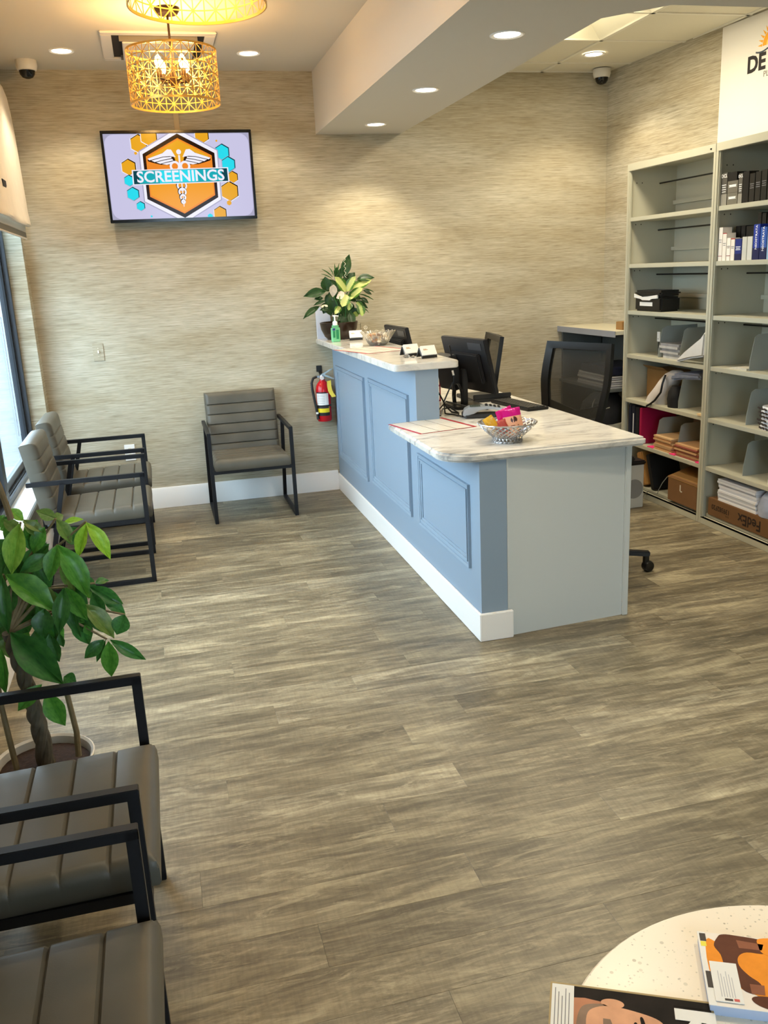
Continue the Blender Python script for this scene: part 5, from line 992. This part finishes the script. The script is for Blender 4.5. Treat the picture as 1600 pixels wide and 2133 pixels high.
# right-hand unit, lower contents
t = thing('shipping_box', 'flat brown shipping box printed FedEx upside down on the bottom shelf', 'box', (3.3, 4.28, .062))
part('carton', MB().box(3.168, 3.46, 3.93, 4.562, .062, .172), mat('fedex_brown', '73512F', .8, var=.05, vscale=8), t, bevel=.004)
IK = mat('box_ink', '2A1D12', .8)
FX = lambda y_, z_: frame_axes((3.1672, y_, z_), (0, 1, 0), (0, 0, -1))
text('logo_lettering', 'FedEx', IK, t, FX(4.165, .118), .088, .0016, .0002, sx=.95); text('number_lettering', '139382F20', IK, t, FX(4.435, .124), .042, .0004, .0002, sx=.95); text('small_lettering', 'BOX', mat('box_ink_pale', '5F4426', .8), t, FX(4.37, .095), .016, 0, .0002)
WP = [mat('paper_bright', 'E9E9EC', .6), mat('paper_cool', 'D3D5DB', .6)]
stack(4.13, 4.48, 3.175, 3.42, .172, 10, .0135, WP, 'paper_ream', lambda k: ORD(k, 10) + ' bundle of white paper in the pile on the shipping box', 'paper', 'white paper pile', .006)
single('plastic_bag', blob([(3.25, 4.06, .172, .005, .005), (3.25, 4.06, .172, .085, .085), (3.25, 4.06, .22, .09, .09), (3.26, 4.06, .28, .085, .08), (3.27, 4.07, .318, .05, .05), (3.27, 4.07, .322, .002, .002)]), mat('plastic_blue_white', 'B9C3DA', .25, trans=.15, var=.15, vscale=12), (3.25, 4.06, .172), 'crumpled bluish plastic bag beside the white paper pile', 'plastic bag')
t = thing('wipes_tub', 'teal and white round wipes tub on the sixth shelf of the right unit', 'tub', (3.245, 4.01, ZS[5]))
part('tub', MB().lathe([(.001, 0), (.072, 0), (.075, .005), (.075, .19), (.001, .19)], (3.245, 4.01, ZS[5]), 28), mat('tub_teal', '4FA391', .4), t)
part('base_band', MB().lathe([(.0755, .004), (.0755, .03)], (3.245, 4.01, ZS[5]), 28), PAPER, t); part('top_band', MB().lathe([(.0756, .12), (.0756, .15)], (3.245, 4.01, ZS[5]), 28), mat('tub_blue', '8FA6B8', .4), t)
part('lid', MB().lathe([(.076, .186), (.078, .19), (.078, .235), (.07, .245), (.001, .247)], (3.245, 4.01, ZS[5]), 28), mat('lid_teal', '1F7A6C', .4), t)
BK_ = mat('print_bag', 'E6E7EC', .5, var=.03, vscale=8)
for k in range(6):
    t = thing('printed_bag', ORD(k, 6) + ' white folded bag with black print in its stack', 'bag', (3.25, 4.08, ZS[4] + k * .021), group='printed bags on the fifth shelf')
    part('bag', blob([(3.26, 4.07 - .004 * (k % 3), ZS[4] + k * .021, .08, .125), (3.26, 4.07 - .004 * (k % 3), ZS[4] + k * .021 + .009, .087, .133 - .01 * (k % 2)), (3.26, 4.07, ZS[4] + k * .021 + .0195, .08, .12), (3.26, 4.07, ZS[4] + k * .021 + .0205, .002, .002)], 16), BK_, t)
    pr = MB()
    for j in range(5): yy = 4.0 + j * .034 + .01 * (k % 3); pr.bar((3.1705 + .006 * abs(j - 2), yy, ZS[4] + k * .021 + .007), (3.172 + .006 * abs(j - 2), yy + .02, ZS[4] + k * .021 + .012), .006, .008)
    part('print', pr, INK, t)
single('folded_cloth', MB().prism([(4.475, 0), (4.29, 0), (4.29, .012), (4.36, .004 + .012), (4.42, .010)], 3.18, 3.36, 'x').xf(Matrix.Translation((0, 0, ZS[3]))), mat('cloth_pale', 'C2BDAE', .9, var=.1, vscale=30), (3.25, 4.38, ZS[3]), 'thin pale folded papers lying on the fourth shelf of the right unit', 'papers')

# white bin box on the floor between desk and shelves
t = thing('waste_bin', 'white box bin with a black liner on the floor by the shelves', 'bin', (2.915, 5.12, 0))
part('carton', MB().box(2.80, 3.025, 5.065, 5.29, 0, .305), mat('bin_white', 'C9C5B8', .6), t, bevel=.004)
part('liner', MB().prism([(2.79, 5.055), (3.035, 5.055), (3.035, 5.30), (2.79, 5.30)], .29, .318).prism([(2.80, 5.06), (2.96, 5.06), (2.9, 5.28), (2.8, 5.28)], .318, .345), BLKP, t, bevel=.008)
part('printed_disc', MB().lathe([(.0005, 0), (.065, 0)], (0, 0, 0), 24).xf(Matrix.Translation((2.955, 5.0642, .13)) @ Matrix.Rotation(PI / 2, 4, 'X')), mat('disc_grey', '8C8A84', .6), t, fixn=False)

# corner bench
t = thing('corner_bench', 'wall counter with a pale top and grey edge in the far corner', 'counter', (3.25, 6.05, 0))
part('top', MB().prism([(3.058, 6.448), (3.088, 5.60), (wr(5.6) - .004, 5.60), (wr(6.448) - .002, 6.448)], 1.090, 1.115), mat('bench_top', 'C9C3AC', .4), t)
part('front_edge', MB().prism([(3.054, 6.448), (3.084, 5.60), (3.090, 5.60), (3.060, 6.448)], 1.074, 1.116), mat('bench_edge_grey', '8E9096', .4), t)
part('back_board', MB().prism([(wr(6.448) - .02, 6.448), (wr(5.6) - .02, 5.6), (wr(5.6) - .004, 5.6), (wr(6.448) - .003, 6.448)], .0, 1.09), mat('bench_dark', '565A58', .5), t)
part('bracket', MB().box(3.09, 3.42, 6.42, 6.446, 0, 1.09), MATS['bench_dark'], t)
part('shelf', MB().box(3.06, 3.45, 5.64, 6.42, .69, .71), MATS['bench_dark'], t)
single('small_carton', MB().box(3.19, 3.26, 5.69, 5.78, 1.115, 1.170), KRAFT, (3.22, 5.73, 1.115), 'little brown carton on the corner counter by the shelving', 'box', bevel=.002)
t = thing('drawer_cabinet', 'low pale cabinet under the corner counter', 'cabinet', (3.1, 5.85, 0))
part('body', MB().box(2.93, 3.33, 5.66, 6.20, 0, .455), mat('cab_pale', 'A8A391', .5), t, bevel=.004)
for k in range(3): part('drawer', MB().box(2.918, 2.932, 5.67, 6.19, .02 + k * .143, .152 + k * .143), MATS['cab_pale'], t, bevel=.002)
z = .455
t = thing('black_handbag', 'black handbag with a silver chain strap under the corner counter', 'handbag', (3.11, 5.80, z))
part('bag', blob([(3.12, 5.82, z, .005, .005), (3.12, 5.82, z, .15, .15), (3.12, 5.82, z + .07, .165, .16), (3.12, 5.82, z + .15, .15, .14), (3.13, 5.83, z + .205, .09, .09), (3.13, 5.83, z + .215, .002, .002)]), MATS['black_cloth'], t)
part('bag_top', blob([(3.19, 5.88, z + .2, .08, .1), (3.18, 5.88, z + .235, .08, .09), (3.2, 5.9, z + .25, .002, .002)]), MATS['black_cloth'], t)
part('chain_strap', MB().tube([(2.985, 5.68, z + .19), (2.965, 5.67, z + .165), (2.955, 5.665, z + .14), (2.962, 5.66, z + .125), (3.0, 5.64, z + .118), (3.04, 5.635, z + .12), (3.075, 5.635, z + .13)], .0045, 6), CHROME, t)
for k in range(6):
    single('file_folder', MB().prism([(5.66, 0), (6.15, 0), (6.15, .014), (5.66, .011)], 3.08 + .006 * (k % 3), 3.40, 'x').xf(Matrix.Translation((0, 0, .711 + k * .015))), mat('file_grey_%d' % (k % 2), ['9A9A9C', 'B9B8B5'][k % 2], .7), (3.24, 5.9, .711 + k * .015), ORD(k, 6) + ' grey paper file in the pile under the corner counter', 'file', 'files under the corner counter')
single('dark_binder', MB().box(3.085, 3.40, 5.655, 6.1, .801, .86), NAVY, (3.24, 5.9, .801), 'dark folder lying on top of the grey files', 'binder', bevel=.006)

# poster on the right wall
def onw(y_): return wr(y_) - .004
wd = Vector((-.072, 1, 0)).normalized(); pd = -wd                 # reading direction runs towards the camera
t = thing('wall_poster', 'white wall poster with a sun logo above the shelves', 'poster', (onw(4.3), 4.3, 2.1))
P0 = Vector((wr(5.19), 5.19, 0)); nn = Vector((-1, -.072, 0)).normalized()
def pw(s_, z_, off): q = P0 + pd * s_ + nn * off; return (q.x, q.y, z_)
def pquad(mb, pts, o0, o1):
    i = len(mb.v); n = len(pts); mb.v += [pw(a, b, o0) for a, b in pts] + [pw(a, b, o1) for a, b in pts]; mb.face(range(i, i + n)); mb.face(range(i + 2 * n - 1, i + n - 1, -1))
    for k in range(n): k2 = (k + 1) % n; mb.face((i + k, i + k2, i + n + k2, i + n + k))
    return mb
part('sheet', pquad(MB(), [(0, 2.10), (1.6, 2.10), (1.6, 2.915), (0, 2.915)], .001, .004), mat('poster_white', 'E6E1D6', .6), t)
PM = lambda s_, z_: Matrix.Translation(pw(s_, z_, .0046)) @ frame_axes((0, 0, 0), pd, (0, 0, 1))
INKB = mat('poster_black', '1A1414', .6); SUN = mat('poster_sun', 'F2A81E', .6); SUN2 = mat('poster_sun_pale', 'F8CF7A', .6)
text('headline_lettering', 'DE', INKB, t, PM(.233, 2.651), .122, .0045, .0003, align='LEFT'); text('subline_lettering', 'PL', mat('poster_grey', '6E6962', .6), t, PM(.372, 2.583), .044, 0, .0003, align='LEFT')
cx, cz = .430, 2.735
ray = MB()
for k in range(13):
    a = PI * (.02 + k / 12 * .96); pquad(ray, [(cx - .082 * math.cos(a - .085), cz + .082 * math.sin(a - .085)), (cx - .118 * math.cos(a), cz + .118 * math.sin(a)), (cx - .082 * math.cos(a + .085), cz + .082 * math.sin(a + .085))], .0042, .0046)
part('sun_ray', ray, SUN, t, smooth=False)
dsc = [(cx - .078 * math.cos(PI * k / 16), cz + .078 * math.sin(PI * k / 16)) for k in range(17)]
part('sun_disc', pquad(MB(), dsc[::-1], .0042, .0047), SUN, t, smooth=False); part('sun_core', pquad(MB(), [(cx + (a - cx) * .6, cz + (b - cz) * .6) for a, b in dsc[::-1]], .0047, .005), SUN2, t, smooth=False)
wvl = [(cx - .13 + .26 * k / 16, 2.722 + .012 * math.sin(k / 16 * 2.2 * PI + 3.6)) for k in range(17)]
part('wave_line', pquad(MB(), wvl + [(a, b - .009) for a, b in wvl[::-1]], .0042, .0052), mat('poster_slate', '3A4450', .6), t, smooth=False)
part('red_motif', pquad(MB(), [(.455, 2.40), (.56, 2.40), (.56, 2.30), (.475, 2.345)], .0042, .0047), mat('poster_red', 'C2343A', .6), t, smooth=False)

# fire extinguisher on the back wall
ex, ey = 1.158, 6.385
t = thing('fire_extinguisher', 'red fire extinguisher with yellow tag on the wall beside the desk', 'fire extinguisher', (ex, ey, .545))
bd = part('cylinder', MB().lathe([(.001, .545), (.048, .545), (.054, .555), (.054, .775), (.050, .80), (.036, .825), (.022, .838), (.020, .850), (.001, .852)], (ex, ey, 0), 32), mat('extinguisher_red', 'C0141E', .22), t)
def wrap(z0, z1, a0, a1, r=.0546, n=12): return MB().grid(lambda a, b: (ex + r * math.sin(a0 + (a1 - a0) * a / (n - 1)), ey - r * math.cos(a0 + (a1 - a0) * a / (n - 1)), (z0, z1)[b]), n, 2)
part('label_white', wrap(.665, .752, -1.25, .55), PAPER, bd, fixn=False); part('label_dark', wrap(.752, .762, -1.25, .3), mat('label_navy', '1B1D2A', .5), bd, fixn=False); part('label_pictogram', wrap(.642, .658, -1.2, .55), INK, bd, fixn=False)
part('label_yellow', wrap(.612, .665, -1.22, .62, .0544), mat('label_yellow', 'E8CF1E', .4), bd, fixn=False); part('label_black', wrap(.588, .612, -1.2, .65), BLKP, bd, fixn=False)
ll = MB()
for k in range(6): ll.f += []; 
for k in range(6):
    g_ = wrap(.74 - k * .012, .743 - k * .012, -1.1, .0, .0549); i = len(ll.v); ll.v += g_.v; ll.f += [tuple(q + i for q in f_) for f_ in g_.f]; ll.m += g_.m
part('label_lines', ll, mat('label_text', '8C93A0', .5), bd, fixn=False)
part('strap', MB().lathe([(.0555, .655), (.0562, .657), (.0562, .665), (.0555, .667)], (ex, ey, 0), 32), BLKP, t)
part('valve', MB().lathe([(.018, .848), (.02, .862), (.016, .88), (.001, .885)], (ex, ey, 0), 16).bar((ex - .045, ey - .004, .872), (ex, ey - .004, .872), .014, .014), CHROME, t)
part('gauge', MB().lathe([(.0005, .006), (.014, .006), (.015, 0)], (0, 0, 0), 18).xf(Matrix.Translation((ex - .006, ey - .022, .862)) @ Matrix.Rotation(PI / 2, 4, 'X')), mat('gauge_face', 'E4D6D2', .3), t)
part('lever', MB().prism([(-.01, .885), (.02, .90), (.075, .925), (.085, .922), (.03, .892), (0, .872)], ey - .010, ey + .008, 'y').xf(Matrix.Translation((ex, 0, 0))), mat('lever_silver', 'C9D6D8', .25, .7), t, bevel=.002)
part('handle', MB().prism([(.03, .885), (.06, .872), (.105, .848), (.10, .842), (.05, .862), (.02, .874)], ey - .009, ey + .007, 'y').xf(Matrix.Translation((ex - .012, 0, 0))), MATS['lever_silver'], t, bevel=.002)
part('hose', MB().tube([(ex - .04, ey - .004, .872), (ex - .068, ey - .008, .862), (ex - .082, ey - .012, .83), (ex - .08, ey - .015, .78), (ex - .072, ey - .02, .72), (ex - .063, ey - .03, .65), (ex - .058, ey - .032, .60)], .0095, 10), BLKP, t)
part('nozzle', MB().tube([(ex - .058, ey - .032, .605), (ex - .054, ey - .034, .565)], [.0075, .011], 10), BLKP, t); part('hose_clip', MB().tube([(ex - .0585, ey - .032, .618), (ex - .0575, ey - .032, .604)], .0105, 10), PAPER, t)
part('inspection_tag', MB().grid(lambda a, b: (ex + .022 + .03 * a / 3 + [0, 0, .004, .012, .03][b], ey - .060 - [0, .004, .006, .008, .012][b], [.84, .80, .77, .75, .722][b] + .006 * a / 3), 4, 5), mat('tag_yellow', 'E3CB4E', .6), t, fixn=False)
part('wall_hook', MB().box(ex - .028, ex + .012, YB - .012, YB, .90, .945).box(ex - .02, ex + .02, ey + .02, YB, .60, .66).bar((ex, ey + .01, .87), (ex - .005, YB, .91), .02, .012), BLKP, t, bevel=.002)

# ------------------------------------------------------------------ round table and magazines
tcx, tcy, tr, tz = .825, .782, .402, .45
t = thing('coffee_table', 'round cream terrazzo coffee table in the right foreground', 'coffee table', (tcx, tcy, 0))
part('table_top', MB().lathe([(.001, tz - .03), (tr - .004, tz - .03), (tr, tz - .026), (tr, tz - .004), (tr - .004, tz), (.001, tz)], (tcx, tcy, 0), 96), MATS['terrazzo'], t)
part('pedestal', MB().lathe([(.001, 0), (.2, 0), (.205, .012), (.05, .03), (.035, .06), (.035, tz - .06), (.10, tz - .03)], (tcx, tcy, 0), 40), BLKM, t)
MG = math.atan2(-.457, .889)
m1 = thing('magazine', 'magazine with a bearded face lying sideways on its cover at the table edge', 'magazine', (.516, 1.101, tz), MG)
K = dict(world=False, smooth=False)
part('pages', MB().box(0, .252, -.205, 0, .0, .0075), mat('magazine_tan_edge', 'A58E5E', .5), m1, world=False, smooth=False)
def smooth_poly(p, n=4):
    out = []; L = len(p)
    for i in range(L):
        a, b, c_, d = [Vector(p[(i + j) % L]) for j in (-1, 0, 1, 2)]
        for k in range(n):
            t_ = k / n; q = .5 * ((2 * b) + (c_ - a) * t_ + (2 * a - 5 * b + 4 * c_ - d) * t_ * t_ + (3 * b - a - 3 * c_ + d) * t_ ** 3); out.append((q.x, q.y))
    return out
def pr(mb, poly, z0): return mb.prism(smooth_poly(poly) if len(poly) > 5 else poly, z0, z0 + .0003)
SK, SKD, HAIR, BRD = [mat(n_, c_, .6, spec=.15, var=v_, vscale=22) for n_, c_, v_ in (('print_skin', 'D9A27E', .14), ('print_skin_dark', 'B87F60', .14), ('print_hair', '1B1512', .5), ('print_beard', '8A7260', .25))]
ft = .0075
cov = part('cover', MB().box(.003, .248, -.202, -.004, ft - .0005, ft + .0003), HAIR, m1, **K)
part('address_panel', pr(MB(), [(.003, -.202), (.038, -.202), (.038, -.004), (.003, -.004)], ft + .0003), PAPER, cov, **K)
pl2 = MB()
for k in range(5): pl2.box(.008 + k * .0055, .0092 + k * .0055, -.09 - .01 * (k % 2), -.012 - .008 * (k % 3), ft + .0006, ft + .0008)
part('address_print', pl2, mat('print_fine', '6B6B6E', .6), cov, **K)
part('neck_print', pr(MB(), [(.038, -.202), (.075, -.202), (.085, -.03), (.055, -.026), (.038, -.028)], ft + .0003), SKD, cov, **K)
def ell(cx, cy, rx, ry, n=26, a0=0): return [(cx + rx * math.cos(2 * PI * k / n), cy + ry * math.sin(2 * PI * k / n)) for k in range(n)]
part('ear_print', pr(MB(), ell(.098, -.030, .018, .009), ft + .0004), SK, cov, **K)
part('beard_print', pr(MB(), [(.042, -.10), (.043, -.07), (.05, -.045), (.066, -.036), (.09, -.036), (.1, -.06), (.1, -.16), (.06, -.17), (.045, -.14)], ft + .0004), BRD, cov, **K)
part('face_print', pr(MB(), [(.06, -.105), (.058, -.06), (.072, -.042), (.10, -.036), (.14, -.042), (.168, -.052), (.178, -.07), (.182, -.11), (.178, -.15), (.15, -.17), (.08, -.168)], ft + .0005), SK, cov, **K)
part('moustache_print', pr(MB(), [(.083, -.135), (.083, -.062), (.094, -.062), (.10, -.08), (.10, -.13)], ft + .0006), BRD, cov, **K)
part('mouth_print', pr(MB(), ell(.083, -.1, .005, .026), ft + .0007), mat('print_lip', 'A8605A', .3), cov, **K)
part('eye_print', pr(MB(), ell(.132, -.072, .004, .011), ft + .0006).prism(ell(.132, -.138, .004, .011), ft + .0006, ft + .0009), HAIR, cov, **K)
part('brow_print', pr(MB(), [(.142, -.094), (.148, -.076), (.144, -.052), (.139, -.052), (.141, -.074), (.137, -.094)], ft + .0006), HAIR, cov, **K)
part('nose_print', pr(MB(), [(.1, -.118), (.106, -.088), (.118, -.094), (.13, -.1), (.11, -.12)], ft + .0006), SKD, cov, **K)
part('letter_slab', MB().prism([(.192, -.012), (.247, -.012), (.247, -.018), (.192, -.018)], ft + .0004, ft + .0006), HAIR, cov, **K)
text('cover_letter', 'R', PAPER, cov, frame_axes((.2195, -.052, ft + .0009), (0, -1, 0), (1, 0, 0)), .076, .0045, .0002, world=False, sx=1.35)
m2 = thing('magazine', 'magazine with an orange-shirted figure on the cover and a white card on top', 'magazine', (.797, 1.115, tz), math.atan2(-.452, .892))
part('pages', MB().box(.002, .275, -.158, -.002, 0, .020), mat('magazine_pages', 'A8B4CC', .5), m2, world=False, smooth=False)
ft = .0205
cv = part('cover', MB().box(0, .275, -.160, 0, .0195, ft), mat('print_paper', 'EFE6DC', .25), m2, **K)
ORG, SK2, SK3 = mat('print_orange_shirt', 'E8902E', .6, spec=.15, var=.12, vscale=30), mat('print_brown', '5E3828', .6, spec=.15, var=.2, vscale=25), mat('print_brown_lit', '8E5A42', .6, spec=.15, var=.15, vscale=25)
part('spine_strip', pr(MB(), [(0, -.16), (.012, -.16), (.012, 0), (0, 0)], ft), PAPER, cv, **K)
part('dark_block', pr(MB(), [(.003, -.022), (.013, -.022), (.013, -.004), (.003, -.004)], ft + .0003).prism([(.003, -.125), (.013, -.125), (.013, -.09), (.003, -.09)], ft + .0003, ft + .0006), INK, cv, **K)
part('yellow_block', pr(MB(), [(.003, -.034), (.012, -.034), (.012, -.023), (.003, -.023)], ft + .0003), mat('print_yellow', 'E6D93A', .4), cv, **K)
part('shirt_print', pr(MB(), [(.013, -.105), (.055, -.12), (.1, -.14), (.16, -.15), (.275, -.15), (.275, -.004), (.11, -.004), (.09, -.03), (.04, -.028), (.013, -.018)], ft + .0002), ORG, cv, **K)
part('upper_arm_print', pr(MB(), [(.032, -.01), (.04, -.002), (.06, -.001), (.11, -.008), (.105, -.036), (.075, -.038), (.06, -.05), (.058, -.07), (.07, -.09), (.085, -.105), (.085, -.125), (.06, -.125), (.045, -.10), (.035, -.075), (.032, -.05), (.024, -.03)], ft + .0004), SK2, cv, **K)
part('upper_arm_light', pr(MB(), [(.062, -.012), (.105, -.016), (.1, -.03), (.064, -.03)], ft + .0006), SK3, cv, **K)
part('knuckle_light', pr(MB(), [(.068, -.108), (.09, -.108), (.088, -.128), (.068, -.128)], ft + .0006), SK3, cv, **K)
part('sleeve_print', pr(MB(), [(.1, -.003), (.14, -.002), (.14, -.05), (.12, -.046), (.1, -.036), (.096, -.02)], ft + .0006), ORG, cv, **K)
part('lower_arm_print', pr(MB(), [(.066, -.139), (.075, -.132), (.1, -.131), (.16, -.14), (.16, -.157), (.1, -.157), (.075, -.15)], ft + .0004), SK2, cv, **K)
part('bracelet_print', pr(MB(), [(.112, -.132), (.117, -.132), (.124, -.15), (.118, -.152)], ft + .0006), PAPER, cv, **K)
ic = single('insert_card', MB().box(0, .042, -.084, 0, 0, .0008), PAPER, (.776, 1.049, tz + .0215), 'white printed card lying on the orange-shirt magazine', 'card', rz=math.atan2(-.452, .892), world=False, smooth=False)
lnn = MB()
for k in range(6): lnn.box(.010 + .004 * k, .0112 + .004 * k, -.074, -.02 - .006 * (k % 3), .0007, .001)
part('card_print', lnn, mat('print_pale', 'B9B9BC', .6), ic, **K); part('card_logo', MB().box(.014, .026, -.081, -.077, .0007, .0011), INK, ic, **K); part('card_logo_red', MB().box(.028, .036, -.081, -.076, .0007, .0011), mat('logo_red', 'C9544E', .5), ic, **K)
